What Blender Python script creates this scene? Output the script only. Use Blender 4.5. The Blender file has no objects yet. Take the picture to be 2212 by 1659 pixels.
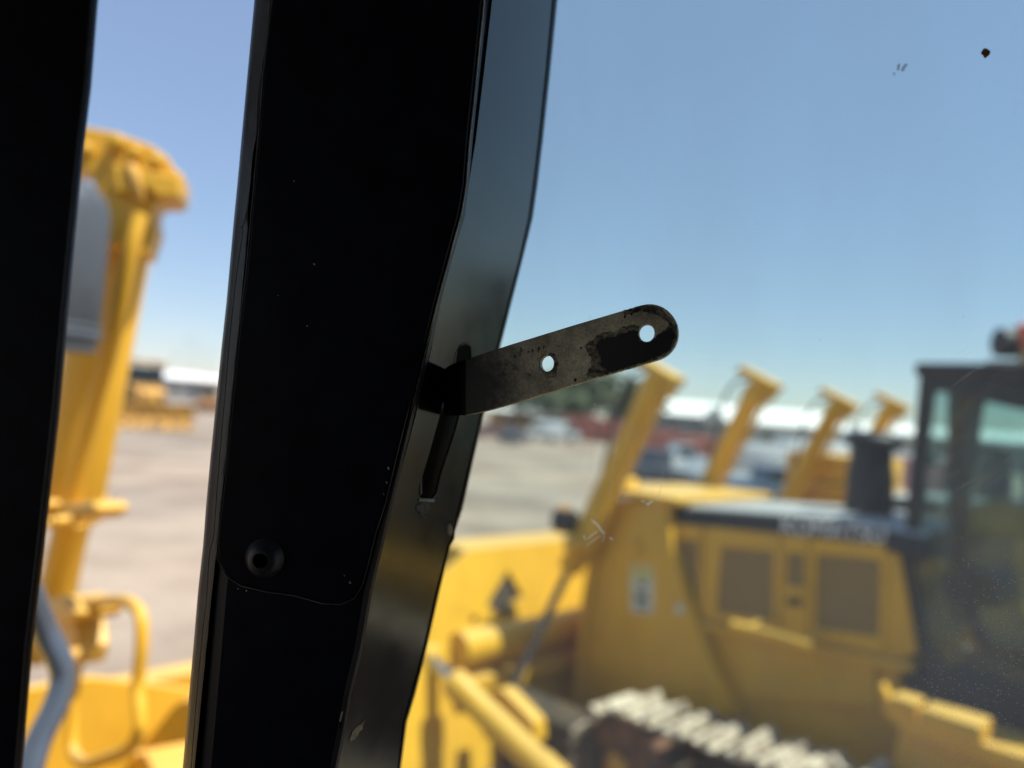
import bpy, bmesh, math, random
from mathutils import Vector, Matrix, noise
random.seed(7)
sc = bpy.context.scene
COL = sc.collection
R_ = math.radians

# ------------------------------------------------------------------ camera
EYE = 3.1
FPX = 1598.0                      # focal length in units of a 2212 px wide frame
ROLL, PITCH = R_(4.3), R_(2.0)
Cc = Vector((0, 0, EYE))
fw = Vector((0, math.cos(PITCH), math.sin(PITCH)))
x0 = Vector((1, 0, 0)); up0 = x0.cross(fw)
Rt = x0 * math.cos(ROLL) + up0 * math.sin(ROLL)
Up = up0 * math.cos(ROLL) - x0 * math.sin(ROLL)
cam_d = bpy.data.cameras.new('camera'); cam = bpy.data.objects.new('camera', cam_d); COL.objects.link(cam)
m = Matrix((Rt, Up, -fw)).transposed().to_4x4(); m.translation = Cc
cam.matrix_world = m
cam_d.sensor_width = 36; cam_d.lens = 36 * FPX / 2212
cam_d.clip_start = 0.02; cam_d.clip_end = 3000
cam_d.dof.use_dof = True; cam_d.dof.focus_distance = 0.352
cam_d.dof.aperture_fstop = cam_d.lens / 1000 / 0.0072; cam_d.dof.aperture_blades = 0
sc.camera = cam

# ------------------------------------------------------------------ light
SUN_EL, SUN_YAW = R_(64), R_(108)
w = bpy.data.worlds.new('World'); sc.world = w; w.use_nodes = True
nt = w.node_tree; bg = nt.nodes['Background']
sky = nt.nodes.new('ShaderNodeTexSky'); sky.sky_type = 'NISHITA'; sky.sun_disc = False
sky.sun_elevation = SUN_EL; sky.sun_rotation = SUN_YAW
sky.air_density = 1.0; sky.dust_density = 0.15; sky.ozone_density = 2.2; sky.altitude = 0
gm = nt.nodes.new('ShaderNodeGamma'); gm.inputs[1].default_value = 0.74
hs = nt.nodes.new('ShaderNodeHueSaturation'); hs.inputs['Saturation'].default_value = 1.25
nt.links.new(sky.outputs[0], gm.inputs[0]); nt.links.new(gm.outputs[0], hs.inputs['Color']); hz_mix = nt.nodes.new('ShaderNodeMix'); hz_mix.data_type = 'RGBA'; hz_mix.inputs[0].default_value = .33
nt.links.new(hs.outputs[0], hz_mix.inputs[6]); hz_mix.inputs[7].default_value = (1.75, 2.0, 2.75, 1); nt.links.new(hz_mix.outputs[2], bg.inputs[0]); bg.inputs[1].default_value = 0.15
sun_d = bpy.data.lights.new('sun', 'SUN'); sun_d.energy = 5.0; sun_d.angle = R_(0.53); sun_d.color = (1, 0.95, 0.86)
sun = bpy.data.objects.new('sun', sun_d); COL.objects.link(sun)
sv = Vector((math.sin(SUN_YAW) * math.cos(SUN_EL), math.cos(SUN_YAW) * math.cos(SUN_EL), math.sin(SUN_EL)))
sun.rotation_euler = sv.to_track_quat('Z', 'Y').to_euler(); sun.location = (0, 0, 30)
vs = sc.view_settings; vs.view_transform = 'Standard'; vs.look = 'None'; vs.gamma = 1; vs.use_curve_mapping = False
vs.exposure = 0.8
sc.cycles.max_bounces = 8; sc.cycles.transparent_max_bounces = 24
sc.cycles.sample_clamp_indirect = 6

# ------------------------------------------------------------------ frames and pixel rays
YAW = R_(44)
F = Vector((-math.sin(YAW), math.cos(YAW), 0))       # the way every bulldozer in the row faces
L = Vector((math.cos(YAW), math.sin(YAW), 0))        # across the row, away from us
Z = Vector((0, 0, 1))
def ray(px, py): return fw + Rt * ((px - 1106) / FPX) - Up * ((py - 829.5) / FPX)
def P(px, py, d): return Cc + ray(px, py) * d
def W(u, v, z): return Vector((0, 0, 0)) + F * u + L * v + Z * z
def hz(px): return 885 + math.tan(ROLL) * (px - 1106)
def GP(px, D):
    r = ray(px, hz(px)); p = Cc + r * D; return Vector((p.x, p.y, 0))
class Plane:
    def __init__(s, o, n, up=Z):                       # n points at the viewer's side
        s.o = Vector(o); s.n = Vector(n).normalized()
        s.x = Vector(up).cross(s.n).normalized(); s.y = s.n.cross(s.x)
    def hit(s, px, py):
        r = ray(px, py); t = (s.o - Cc).dot(s.n) / r.dot(s.n); p = Cc + r * t - s.o
        return (p.dot(s.x), p.dot(s.y))
    def w(s, px, py):
        a, b = s.hit(px, py); return s.o + s.x * a + s.y * b
    def mat(s):
        m = Matrix((s.x, s.y, s.n)).transposed().to_4x4(); m.translation = s.o; return m
def PV(v): return Plane(W(0, v, 0), -L)
def PU(u): return Plane(W(u, 0, 0), -F)

# ------------------------------------------------------------------ materials
MATS = {}
def material(name, col, rough=0.5, metal=0.0, var=0.15, scale=4.0, bump=0.0, coat=0.0, col2=None, thr=(0.45, 0.62), spec=0.5, detail=6, stretch=None):
    m = bpy.data.materials.new(name); m.use_nodes = True; n = m.node_tree.nodes; l = m.node_tree.links
    b = n['Principled BSDF']; b.inputs['Roughness'].default_value = rough; b.inputs['Metallic'].default_value = metal
    b.inputs['Coat Weight'].default_value = coat; b.inputs['Specular IOR Level'].default_value = spec
    tc = n.new('ShaderNodeTexCoord'); mp = n.new('ShaderNodeMapping'); l.new(tc.outputs['Object'], mp.inputs[0])
    if stretch: mp.inputs['Scale'].default_value = stretch
    nz = n.new('ShaderNodeTexNoise'); nz.inputs['Scale'].default_value = scale; nz.inputs['Detail'].default_value = detail
    nz.inputs['Roughness'].default_value = 0.65
    l.new(mp.outputs[0], nz.inputs['Vector'])
    rp = n.new('ShaderNodeValToRGB'); l.new(nz.outputs[0], rp.inputs[0])
    c2 = col2 if col2 else tuple(max(0, c * (1 - var * 2)) for c in col)
    rp.color_ramp.elements[0].position = thr[0] if col2 else 0.3; rp.color_ramp.elements[1].position = thr[1] if col2 else 0.7
    rp.color_ramp.elements[0].color = (*col, 1) if col2 else (*c2, 1)
    rp.color_ramp.elements[1].color = (*c2, 1) if col2 else (*col, 1)
    l.new(rp.outputs[0], b.inputs['Base Color'])
    mr = n.new('ShaderNodeMapRange'); l.new(nz.outputs[0], mr.inputs[0])
    mr.inputs['To Min'].default_value = max(0.02, rough - 0.12); mr.inputs['To Max'].default_value = min(1, rough + 0.12)
    l.new(mr.outputs[0], b.inputs['Roughness'])
    if bump:
        bp = n.new('ShaderNodeBump'); bp.inputs['Strength'].default_value = 0.5; bp.inputs['Distance'].default_value = bump
        l.new(nz.outputs[0], bp.inputs['Height']); l.new(bp.outputs[0], b.inputs['Normal'])
    MATS[name] = m; return m
YEL = material('yellow_paint', (0.69, 0.38, 0.028), 0.45, var=0.10, scale=2.5, coat=0.08, spec=.3)
YEL2 = material('old_yellow_paint', (0.62, 0.36, 0.05), 0.5, col2=(0.30, 0.16, 0.06), scale=6, thr=(0.52, 0.75))
YRUST = material('worn_yellow_and_rust', (0.62, 0.34, 0.05), 0.6, col2=(0.10, 0.045, 0.025), scale=3, thr=(0.42, 0.6))
MESHP = material('perforated_grille', (0.30, 0.185, 0.055), 0.7, var=0.2, scale=60)
BLKH = material('black_hood_paint', (0.014, 0.015, 0.018), 0.5, var=0.1, scale=3, spec=.3)
BLKM = material('black_machine_paint', (0.007, 0.008, 0.012), 0.5, var=0.2, scale=5)
PIL = material('gloss_black_pillar', (0.0055, 0.0085, 0.019), 0.42, var=0.3, scale=60, spec=0.16)
FLG = material('glossy_black_flange', (0.006, 0.006, 0.006), 0.17, var=0.3, scale=30, bump=0.00012, spec=0.62, stretch=(1, .25, 1))
SEAL = material('rubber_seal', (0.045, 0.047, 0.052), 0.42, var=0.25, scale=140, bump=0.0006, spec=0.45)
INTER = material('cab_interior_trim', (0.03, 0.03, 0.032), 0.8, var=0.2, scale=10)
GREY = material('grey_enamel', (0.085, 0.10, 0.115), 0.5, var=0.12, scale=6, spec=.35)
GREYD = material('dark_ribbed_pipe', (0.10, 0.105, 0.11), 0.65, col2=(0.2, 0.2, 0.2), scale=70)
GPIPE = material('grey_handrail_paint', (0.07, 0.088, 0.115), 0.25, var=0.05, scale=6, coat=0.4)
CHROME = material('chrome_rod', (0.62, 0.66, 0.7), 0.16, metal=1, var=0.05)
DARKROD = material('greasy_rod', (0.09, 0.08, 0.07), 0.35, metal=0.4, var=0.2)
RUBBER = material('black_hose', (0.018, 0.018, 0.02), 0.5)
CLAY = material('clay_caked_steel', (0.54, 0.47, 0.36), 0.85, col2=(0.26, 0.19, 0.13), scale=11, thr=(0.44, 0.62), bump=0.02)
RUST = material('rusty_steel', (0.15, 0.065, 0.03), 0.8, col2=(0.05, 0.03, 0.02), scale=8, bump=0.01)
GRIME_SHADE = material('grime_and_shade', (0.035, 0.027, 0.018), 0.9, col2=(0.09, 0.06, 0.03), scale=6, bump=0.02)
LETTER = material('silver_lettering', (0.80, 0.80, 0.86), 0.5, var=0.03)
STICK = material('white_decal', (0.60, 0.62, 0.55), 0.5, var=0.1, scale=30)
STICKD = material('black_print', (0.05, 0.05, 0.05), 0.5)
STICKY = material('yellow_decal', (0.55, 0.5, 0.12), 0.5)
ORANGE = material('orange_lens', (0.80, 0.12, 0.03), 0.3)
TANB = material('tan_bracket', (0.55, 0.30, 0.12), 0.5)
WHITE = material('white_sheet', (0.82, 0.82, 0.78), 0.5, var=0.06, scale=1)
OFFW = material('pale_wall', (0.42, 0.42, 0.39), 0.7, var=0.1, scale=1)
GREYW = material('grey_wall', (0.22, 0.24, 0.25), 0.7, var=0.15, scale=1)
REDM = material('faded_red_steel', (0.50, 0.19, 0.14), 0.6, col2=(0.38, 0.13, 0.10), scale=2)
BLUE = material('blue_paint', (0.09, 0.14, 0.21), 0.4)
CARW = material('white_car_paint', (0.6, 0.62, 0.62), 0.25, var=0.03, coat=0.5)
CARD = material('dark_car_paint', (0.06, 0.065, 0.08), 0.25, var=0.03, coat=0.5)
CARS = material('silver_car_paint', (0.35, 0.38, 0.40), 0.25, var=0.03, coat=0.5)
CARP = material('maroon_car_paint', (0.22, 0.10, 0.10), 0.3, var=0.03, coat=0.5)
TINT = material('dark_window', (0.03, 0.045, 0.05), 0.12, var=0.05)
TYRE = material('tyre_rubber', (0.025, 0.025, 0.025), 0.8)
LEAF = material('leaf_green', (0.12, 0.15, 0.08), 0.6, col2=(0.06, 0.085, 0.04), scale=0.8, thr=(0.4, 0.6))
BARK = material('bark', (0.12, 0.08, 0.05), 0.9)
POLE = material('galvanised_pole', (0.4, 0.42, 0.44), 0.5, metal=0.3)
STRAP = None

def strap_material():
    m = bpy.data.materials.new('worn_bare_steel'); m.use_nodes = True; n = m.node_tree.nodes; l = m.node_tree.links
    b = n['Principled BSDF']; b.inputs['Metallic'].default_value = 0.0; b.inputs['Roughness'].default_value = 0.5
    tc = n.new('ShaderNodeTexCoord')
    def nz(s, d, r=0.65, st=None):
        q = n.new('ShaderNodeTexNoise'); q.inputs['Scale'].default_value = s; q.inputs['Detail'].default_value = d; q.inputs['Roughness'].default_value = r
        if st:
            mp = n.new('ShaderNodeMapping'); mp.inputs['Scale'].default_value = st; l.new(tc.outputs['Object'], mp.inputs[0]); l.new(mp.outputs[0], q.inputs['Vector'])
        else: l.new(tc.outputs['Object'], q.inputs['Vector'])
        return q
    a = nz(55, 8); g = nz(900, 4, 0.8); s2 = nz(260, 6, .7)
    r1 = n.new('ShaderNodeValToRGB'); l.new(a.outputs[0], r1.inputs[0])
    r1.color_ramp.elements[0].position = .36; r1.color_ramp.elements[0].color = (.27, .245, .19, 1)
    r1.color_ramp.elements[1].position = .68; r1.color_ramp.elements[1].color = (.86, .81, .58, 1)
    r2 = n.new('ShaderNodeValToRGB'); l.new(g.outputs[0], r2.inputs[0])
    r2.color_ramp.elements[0].position = .3; r2.color_ramp.elements[0].color = (.5, .5, .5, 1)
    r2.color_ramp.elements[1].position = .7; r2.color_ramp.elements[1].color = (1.15, 1.15, 1.15, 1)
    r3 = n.new('ShaderNodeValToRGB'); l.new(s2.outputs[0], r3.inputs[0])
    r3.color_ramp.elements[0].position = .30; r3.color_ramp.elements[0].color = (.12, .11, .10, 1)
    r3.color_ramp.elements[1].position = .40; r3.color_ramp.elements[1].color = (1, 1, 1, 1)
    def mul(x, y):
        q = n.new('ShaderNodeMix'); q.data_type = 'RGBA'; q.blend_type = 'MULTIPLY'; q.inputs[0].default_value = 1
        l.new(x, q.inputs[6]); l.new(y, q.inputs[7]); return q.outputs[2]
    # shade on the root end put into the colour, fading towards the tip
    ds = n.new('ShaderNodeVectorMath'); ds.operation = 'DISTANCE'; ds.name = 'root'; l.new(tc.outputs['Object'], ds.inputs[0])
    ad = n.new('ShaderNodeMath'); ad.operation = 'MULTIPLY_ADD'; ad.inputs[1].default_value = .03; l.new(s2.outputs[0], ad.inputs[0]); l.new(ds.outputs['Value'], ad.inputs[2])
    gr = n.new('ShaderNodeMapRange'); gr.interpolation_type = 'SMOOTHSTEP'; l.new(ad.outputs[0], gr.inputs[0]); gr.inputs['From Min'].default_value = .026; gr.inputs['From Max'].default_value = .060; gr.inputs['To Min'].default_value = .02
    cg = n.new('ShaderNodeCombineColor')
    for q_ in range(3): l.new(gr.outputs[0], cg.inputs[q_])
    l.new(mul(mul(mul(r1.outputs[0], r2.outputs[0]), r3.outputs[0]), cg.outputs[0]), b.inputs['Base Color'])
    bp = n.new('ShaderNodeBump'); bp.inputs['Distance'].default_value = 0.0002; bp.inputs['Strength'].default_value = .6
    l.new(a.outputs[0], bp.inputs['Height']); l.new(bp.outputs[0], b.inputs['Normal'])
    return m
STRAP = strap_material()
PATCH = material('flaked_black_paint', (0.010, 0.010, 0.014), 0.5, var=0.3, scale=500, bump=0.0003)
PRUST = material('primer_and_rust', (0.055, 0.042, 0.032), 0.8, col2=(0.015, 0.012, 0.01), scale=300)
CHIP = material('bare_chip', (0.16, 0.12, 0.07), 0.5, col2=(0.05, 0.04, 0.03), scale=200)

def glass(name, tint, dust=0.05, speck=True, dustcol=(0.5, 0.52, 0.5)):
    m = bpy.data.materials.new(name); m.use_nodes = True; n = m.node_tree.nodes; l = m.node_tree.links
    n.remove(n['Principled BSDF']); out = n['Material Output']
    tr = n.new('ShaderNodeBsdfTransparent'); tr.inputs[0].default_value = (*tint, 1)
    gl = n.new('ShaderNodeBsdfGlossy'); gl.inputs['Roughness'].default_value = 0.03
    fr = n.new('ShaderNodeFresnel'); fr.inputs[0].default_value = 1.35
    df = n.new('ShaderNodeBsdfDiffuse'); df.inputs[0].default_value = (*dustcol, 1)
    tl = n.new('ShaderNodeBsdfTranslucent'); tl.inputs[0].default_value = (*dustcol, 1)
    ad = n.new('ShaderNodeMixShader'); ad.inputs[0].default_value = 0.65; l.new(df.outputs[0], ad.inputs[1]); l.new(tl.outputs[0], ad.inputs[2])
    m1 = n.new('ShaderNodeMixShader'); l.new(fr.outputs[0], m1.inputs[0]); l.new(tr.outputs[0], m1.inputs[1]); l.new(gl.outputs[0], m1.inputs[2])
    m2 = n.new('ShaderNodeMixShader'); l.new(m1.outputs[0], m2.inputs[1]); l.new(ad.outputs[0], m2.inputs[2])
    l.new(m2.outputs[0], out.inputs[0])
    if not dust: m2.inputs[0].default_value = 0; return m
    if not speck: m2.inputs[0].default_value = dust; return m
    tc = n.new('ShaderNodeTexCoord')
    nz = n.new('ShaderNodeTexNoise'); nz.inputs['Scale'].default_value = 7; nz.inputs['Detail'].default_value = 5; mpp = n.new('ShaderNodeMapping'); mpp.inputs['Rotation'].default_value = (0, 0, .25); mpp.inputs['Scale'].default_value = (2.2, .7, 1); l.new(tc.outputs['Object'], mpp.inputs[0]); l.new(mpp.outputs[0], nz.inputs['Vector'])
    mr = n.new('ShaderNodeMapRange'); l.new(nz.outputs[0], mr.inputs[0]); mr.inputs['From Min'].default_value = .3; mr.inputs['From Max'].default_value = .7
    mr.inputs['To Min'].default_value = dust * .7; mr.inputs['To Max'].default_value = dust * 1.35
    # specks of dust, thick towards the lower right of the pane
    vo = n.new('ShaderNodeTexVoronoi'); vo.inputs['Scale'].default_value = 820; l.new(tc.outputs['Object'], vo.inputs['Vector'])
    lt = n.new('ShaderNodeMapRange'); l.new(vo.outputs['Distance'], lt.inputs[0]); lt.inputs['From Min'].default_value = .34; lt.inputs['From Max'].default_value = .05
    lt.inputs['To Min'].default_value = 0; lt.inputs['To Max'].default_value = 1
    sx = n.new('ShaderNodeSeparateColor'); l.new(vo.outputs['Color'], sx.inputs[0])
    gt = n.new('ShaderNodeMapRange'); l.new(sx.outputs[0], gt.inputs[0]); gt.inputs['From Min'].default_value = .35; gt.inputs['From Max'].default_value = 1.0
    sp = n.new('ShaderNodeSeparateXYZ'); l.new(tc.outputs['Object'], sp.inputs[0])
    gx = n.new('ShaderNodeMapRange'); l.new(sp.outputs[0], gx.inputs[0]); gx.inputs['From Min'].default_value = 0.02; gx.inputs['From Max'].default_value = 0.11
    gy = n.new('ShaderNodeMapRange'); l.new(sp.outputs[1], gy.inputs[0]); gy.inputs['From Min'].default_value = 0.02; gy.inputs['From Max'].default_value = -0.10
    def mu(a, b):
        q = n.new('ShaderNodeMath'); q.operation = 'MULTIPLY'
        l.new(a, q.inputs[0])
        if isinstance(b, float): q.inputs[1].default_value = b
        else: l.new(b, q.inputs[1])
        return q.outputs[0]
    reg = mu(gx.outputs[0], gy.outputs[0])
    spk = mu(mu(mu(lt.outputs[0], gt.outputs[0]), reg), 0.6)
    film = mu(reg, 0.07)
    def add(a, b):
        q = n.new('ShaderNodeMath'); q.operation = 'ADD'; q.use_clamp = True; l.new(a, q.inputs[0]); l.new(b, q.inputs[1]); return q.outputs[0]
    l.new(add(add(mr.outputs[0], spk), film), m2.inputs[0])
    return m
GLR = glass('dusty_tinted_glass', (0.82, 0.94, 0.91), 0.145, dustcol=(.50, .55, .58))
GLF = glass('clear_windscreen', (0.97, 0.975, 1.0), 0.012, speck=False)
GLC = glass('neighbour_cab_glass', (0.80, 0.90, 0.89), 0.075, speck=False, dustcol=(.34, .42, .46))
SCR = bpy.data.materials.new('scratch'); SCR.use_nodes = True
def _scr():
    n = SCR.node_tree.nodes; l = SCR.node_tree.links; n.remove(n['Principled BSDF'])
    tr = n.new('ShaderNodeBsdfTransparent'); df = n.new('ShaderNodeBsdfTranslucent'); df.inputs[0].default_value = (.9, .9, .88, 1)
    mx = n.new('ShaderNodeMixShader'); mx.inputs[0].default_value = .22; l.new(tr.outputs[0], mx.inputs[1]); l.new(df.outputs[0], mx.inputs[2]); l.new(mx.outputs[0], n['Material Output'].inputs[0])
_scr()
SCRW = SCR.copy(); SCRW.name = 'white_scuff'
for _n in SCRW.node_tree.nodes:
    if _n.type == 'MIX_SHADER': _n.inputs[0].default_value = .75
SPECK = SCR.copy(); SPECK.name = 'brown_dried_dirt'
for _n in SPECK.node_tree.nodes:
    if _n.type == 'MIX_SHADER': _n.inputs[0].default_value = .97
    if _n.type == 'BSDF_TRANSLUCENT': _n.inputs[0].default_value = (.22, .11, .05, 1)
SMEAR = bpy.data.materials.new('grey_smear'); SMEAR.use_nodes = True
def _sm():
    n = SMEAR.node_tree.nodes; l = SMEAR.node_tree.links; n.remove(n['Principled BSDF'])
    tr = n.new('ShaderNodeBsdfTransparent'); df = n.new('ShaderNodeBsdfDiffuse'); df.inputs[0].default_value = (.2, .22, .18, 1)
    mx = n.new('ShaderNodeMixShader'); mx.inputs[0].default_value = .35; l.new(tr.outputs[0], mx.inputs[1]); l.new(df.outputs[0], mx.inputs[2]); l.new(mx.outputs[0], n['Material Output'].inputs[0])
_sm()

def pale_tops(m, dust=(.42, .43, .42), amt=.85):  # dust is the paler tone mixed into upward faces
    n = m.node_tree.nodes; l = m.node_tree.links; b = n['Principled BSDF']; src = b.inputs['Base Color'].links[0].from_socket
    g = n.new('ShaderNodeNewGeometry'); sp = n.new('ShaderNodeSeparateXYZ'); l.new(g.outputs['Normal'], sp.inputs[0])
    mr = n.new('ShaderNodeMapRange'); l.new(sp.outputs[2], mr.inputs[0]); mr.inputs['From Min'].default_value = .5; mr.inputs['From Max'].default_value = .95; mr.inputs['To Max'].default_value = amt
    mx = n.new('ShaderNodeMix'); mx.data_type = 'RGBA'; l.new(mr.outputs[0], mx.inputs[0]); l.new(src, mx.inputs[6]); mx.inputs[7].default_value = (*dust, 1); l.new(mx.outputs[2], b.inputs['Base Color'])  # dust here is only the paler tone
pale_tops(BLKH)  # sun and sky glare on the hood top put into its colour
pale_tops(YEL, (.62, .47, .22), .35)  # upward yellow faces made paler
# ------------------------------------------------------------------ builders
ROOT = {}
def link(o, parent=None):
    COL.objects.link(o)
    if parent is not None: o.parent = parent; ROOT[o] = ROOT[parent]
    return o
def thing(name, label, cat, loc, yaw=0.0, group=None):
    o = bpy.data.objects.new(name, None); COL.objects.link(o); o.empty_display_size = .3
    mt = Matrix.Rotation(yaw, 4, 'Z'); mt.translation = Vector(loc); o.matrix_basis = mt
    o['label'] = label; o['category'] = cat
    if group: o['group'] = group
    ROOT[o] = mt.inverted(); return o
def mk(name, verts, faces, mat, parent=None, smooth=False, bevel=0, seg=2, label=None):
    me = bpy.data.meshes.new(name)
    inv = ROOT[parent] if parent is not None else Matrix.Identity(4)
    me.from_pydata([inv @ Vector(v) for v in verts], [], faces)
    return fin(name, me, mat, parent, smooth, bevel, seg, label)
def fin(name, me, mat, parent, smooth=False, bevel=0, seg=2, label=None, recalc=True):
    bm = bmesh.new(); bm.from_mesh(me)
    bmesh.ops.remove_doubles(bm, verts=bm.verts, dist=1e-6)
    if recalc: bmesh.ops.recalc_face_normals(bm, faces=bm.faces)
    if bevel:
        es = [e for e in bm.edges if len(e.link_faces) == 2 and e.calc_face_angle(0) > 0.5]
        bmesh.ops.bevel(bm, geom=es, offset=bevel, segments=seg, affect='EDGES', profile=0.6, clamp_overlap=True)
    for f in bm.faces: f.smooth = smooth or bool(bevel)
    if bevel or smooth:
        for e in bm.edges:
            if len(e.link_faces) == 2 and e.calc_face_angle(0) > R_(50): e.smooth = False
    bm.to_mesh(me); bm.free()
    me.materials.append(mat)
    o = bpy.data.objects.new(name, me); link(o, parent)
    if label: o['label'] = label
    return o
def boxw(name, c, ax, ay, az, mat, parent, bevel=0, label=None):
    c = Vector(c); vs_ = []
    for i in (-1, 1):
        for j in (-1, 1):
            for k in (-1, 1): vs_.append(c + ax * i / 2 + ay * j / 2 + az * k / 2)
    fs = [(0, 1, 3, 2), (4, 6, 7, 5), (0, 4, 5, 1), (2, 3, 7, 6), (0, 2, 6, 4), (1, 5, 7, 3)]
    return mk(name, vs_, fs, mat, parent, bevel=bevel, label=label)
def box(name, u0, u1, v0, v1, z0, z1, mat, parent, bevel=0, label=None):
    return boxw(name, W((u0 + u1) / 2, (v0 + v1) / 2, (z0 + z1) / 2), F * (u1 - u0), L * (v1 - v0), Z * (z1 - z0), mat, parent, bevel, label)
def prism(name, pts, ext, mat, parent, bevel=0, label=None, seg=2):
    pts = [Vector(p) for p in pts]; n = len(pts); ext = Vector(ext)
    fs = [tuple(range(n)), tuple(range(2 * n - 1, n - 1, -1))] + [(i, (i + 1) % n, (i + 1) % n + n, i + n) for i in range(n)]
    return mk(name, pts + [p + ext for p in pts], fs, mat, parent, bevel=bevel, label=label, seg=seg)
def rnd(poly, r, k=5):
    out = []; n = len(poly)
    for i in range(n):
        a, b, c = Vector(poly[i - 1]), Vector(poly[i]), Vector(poly[(i + 1) % n])
        d1, d2 = (a - b), (c - b); q = min(r, d1.length * .45, d2.length * .45)
        p1 = b + d1.normalized() * q; p2 = b + d2.normalized() * q
        for j in range(k + 1):
            t = j / k; out.append(tuple(p1 * (1 - t) ** 2 + b * 2 * t * (1 - t) + p2 * t * t))
    return out
def circ(cx, cy, rx, ry=None, k=24, rot=0):
    ry = ry or rx
    return [(cx + rx * math.cos(a) * math.cos(rot) - ry * math.sin(a) * math.sin(rot), cy + rx * math.cos(a) * math.sin(rot) + ry * math.sin(a) * math.cos(rot)) for a in [2 * math.pi * i / k for i in range(k)]]
def slab(name, polys, plane, thick, mat, parent, bevel=0.0, front=0.0, label=None, local=False):
    """plate cut to an outline with holes; its front face lies `front` proud of the plane, thickness runs away from the viewer"""
    cu = bpy.data.curves.new(name, 'CURVE'); cu.dimensions = '2D'; cu.fill_mode = 'BOTH'
    for poly in polys:
        s = cu.splines.new('POLY'); s.points.add(len(poly) - 1); s.use_cyclic_u = True
        for i, p in enumerate(poly):
            a, b = p if local else plane.hit(*p); s.points[i].co = (a, b, 0, 1)
    cu.extrude = max(1e-5, thick / 2 - bevel); cu.bevel_depth = bevel; cu.bevel_resolution = 1; cu.offset = -bevel
    ob = bpy.data.objects.new(name, cu); me = bpy.data.meshes.new_from_object(ob); bpy.data.objects.remove(ob)
    inv = ROOT[parent] if parent is not None else Matrix.Identity(4)
    me.transform(inv @ plane.mat() @ Matrix.Translation((0, 0, front - thick / 2)))
    me.materials.clear(); me.name = name
    bm = bmesh.new(); bm.from_mesh(me); bmesh.ops.remove_doubles(bm, verts=bm.verts, dist=2e-6); bmesh.ops.recalc_face_normals(bm, faces=bm.faces)
    for f in bm.faces: f.smooth = False
    bm.to_mesh(me); bm.free(); me.materials.append(mat)
    o = bpy.data.objects.new(name, me); link(o, parent)
    if label: o['label'] = label
    return o
def ragged(poly, amp, k=6, seed=0):
    out = []
    for i in range(len(poly)):
        a, b = Vector(poly[i]), Vector(poly[(i + 1) % len(poly)]); d = b - a; nrm = Vector((-d.y, d.x)).normalized() if d.length else Vector((0, 0))
        for j in range(k):
            t = j / k; p = a.lerp(b, t); o = amp * noise.noise(Vector((p.x * .13 + seed, p.y * .13, seed)));  o += amp * .5 * noise.noise(Vector((p.x * .4, p.y * .4, seed))); out.append(tuple(p + nrm * o))
    return out
def catmull(pts, k=6):
    out = []; n = len(pts)
    for i in range(n - 1):
        p0, p1, p2, p3 = pts[max(i - 1, 0)], pts[i], pts[i + 1], pts[min(i + 2, n - 1)]
        for j in range(k):
            t = j / k
            out.append(0.5 * ((2 * p1) + (p2 - p0) * t + (2 * p0 - 5 * p1 + 4 * p2 - p3) * t * t + (3 * p1 - p0 - 3 * p2 + p3) * t ** 3))
    out.append(pts[-1]); return out
def tube(name, pts, rad, mat, parent, k=20, smoothp=False, label=None, sub=6):
    pts = [Vector(p) for p in pts]
    if smoothp: pts = catmull(pts, sub)
    n = len(pts); rads = rad if isinstance(rad, (list, tuple)) else [rad] * n
    vs_, fs = [], []; prev = None
    for i, p in enumerate(pts):
        t = (pts[min(i + 1, n - 1)] - pts[max(i - 1, 0)])
        if t.length < 1e-9: t = prev_t
        t = t.normalized(); prev_t = t
        a = prev if prev is not None else (Z if abs(t.z) < .9 else Vector((1, 0, 0)))
        a = (a - t * a.dot(t)).normalized(); prev = a; b = t.cross(a)
        for j in range(k):
            q = 2 * math.pi * j / k; vs_.append(p + (a * math.cos(q) + b * math.sin(q)) * rads[i])
    for i in range(n - 1):
        for j in range(k): fs.append((i * k + j, i * k + (j + 1) % k, (i + 1) * k + (j + 1) % k, (i + 1) * k + j))
    fs.append(tuple(range(k))[::-1]); fs.append(tuple((n - 1) * k + j for j in range(k)))
    return mk(name, vs_, fs, mat, parent, smooth=True, label=label)
def stepped(name, p0, p1, prof, mat, parent, k=24, label=None):
    """turned part: prof = (t along p0-p1, radius)"""
    p0, p1 = Vector(p0), Vector(p1); t = (p1 - p0).normalized()
    a = (Z if abs(t.z) < .9 else Vector((1, 0, 0))); a = (a - t * a.dot(t)).normalized(); b = t.cross(a)
    vs_, fs = [], []
    for q, r in prof:
        c = p0.lerp(p1, q)
        for j in range(k):
            an = 2 * math.pi * j / k; vs_.append(c + (a * math.cos(an) + b * math.sin(an)) * r)
    for i in range(len(prof) - 1):
        for j in range(k): fs.append((i * k + j, i * k + (j + 1) % k, (i + 1) * k + (j + 1) % k, (i + 1) * k + j))
    fs.append(tuple(range(k))[::-1]); fs.append(tuple((len(prof) - 1) * k + j for j in range(k)))
    return mk(name, vs_, fs, mat, parent, smooth=True, label=label)
def kids(o): return list(o.children)
def copy_tree(o, parent=None):
    c = o.copy(); COL.objects.link(c); c.parent = parent
    for ch in kids(o): copy_tree(ch, c)
    return c
def structure(o): o['kind'] = 'structure'; return o

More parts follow.
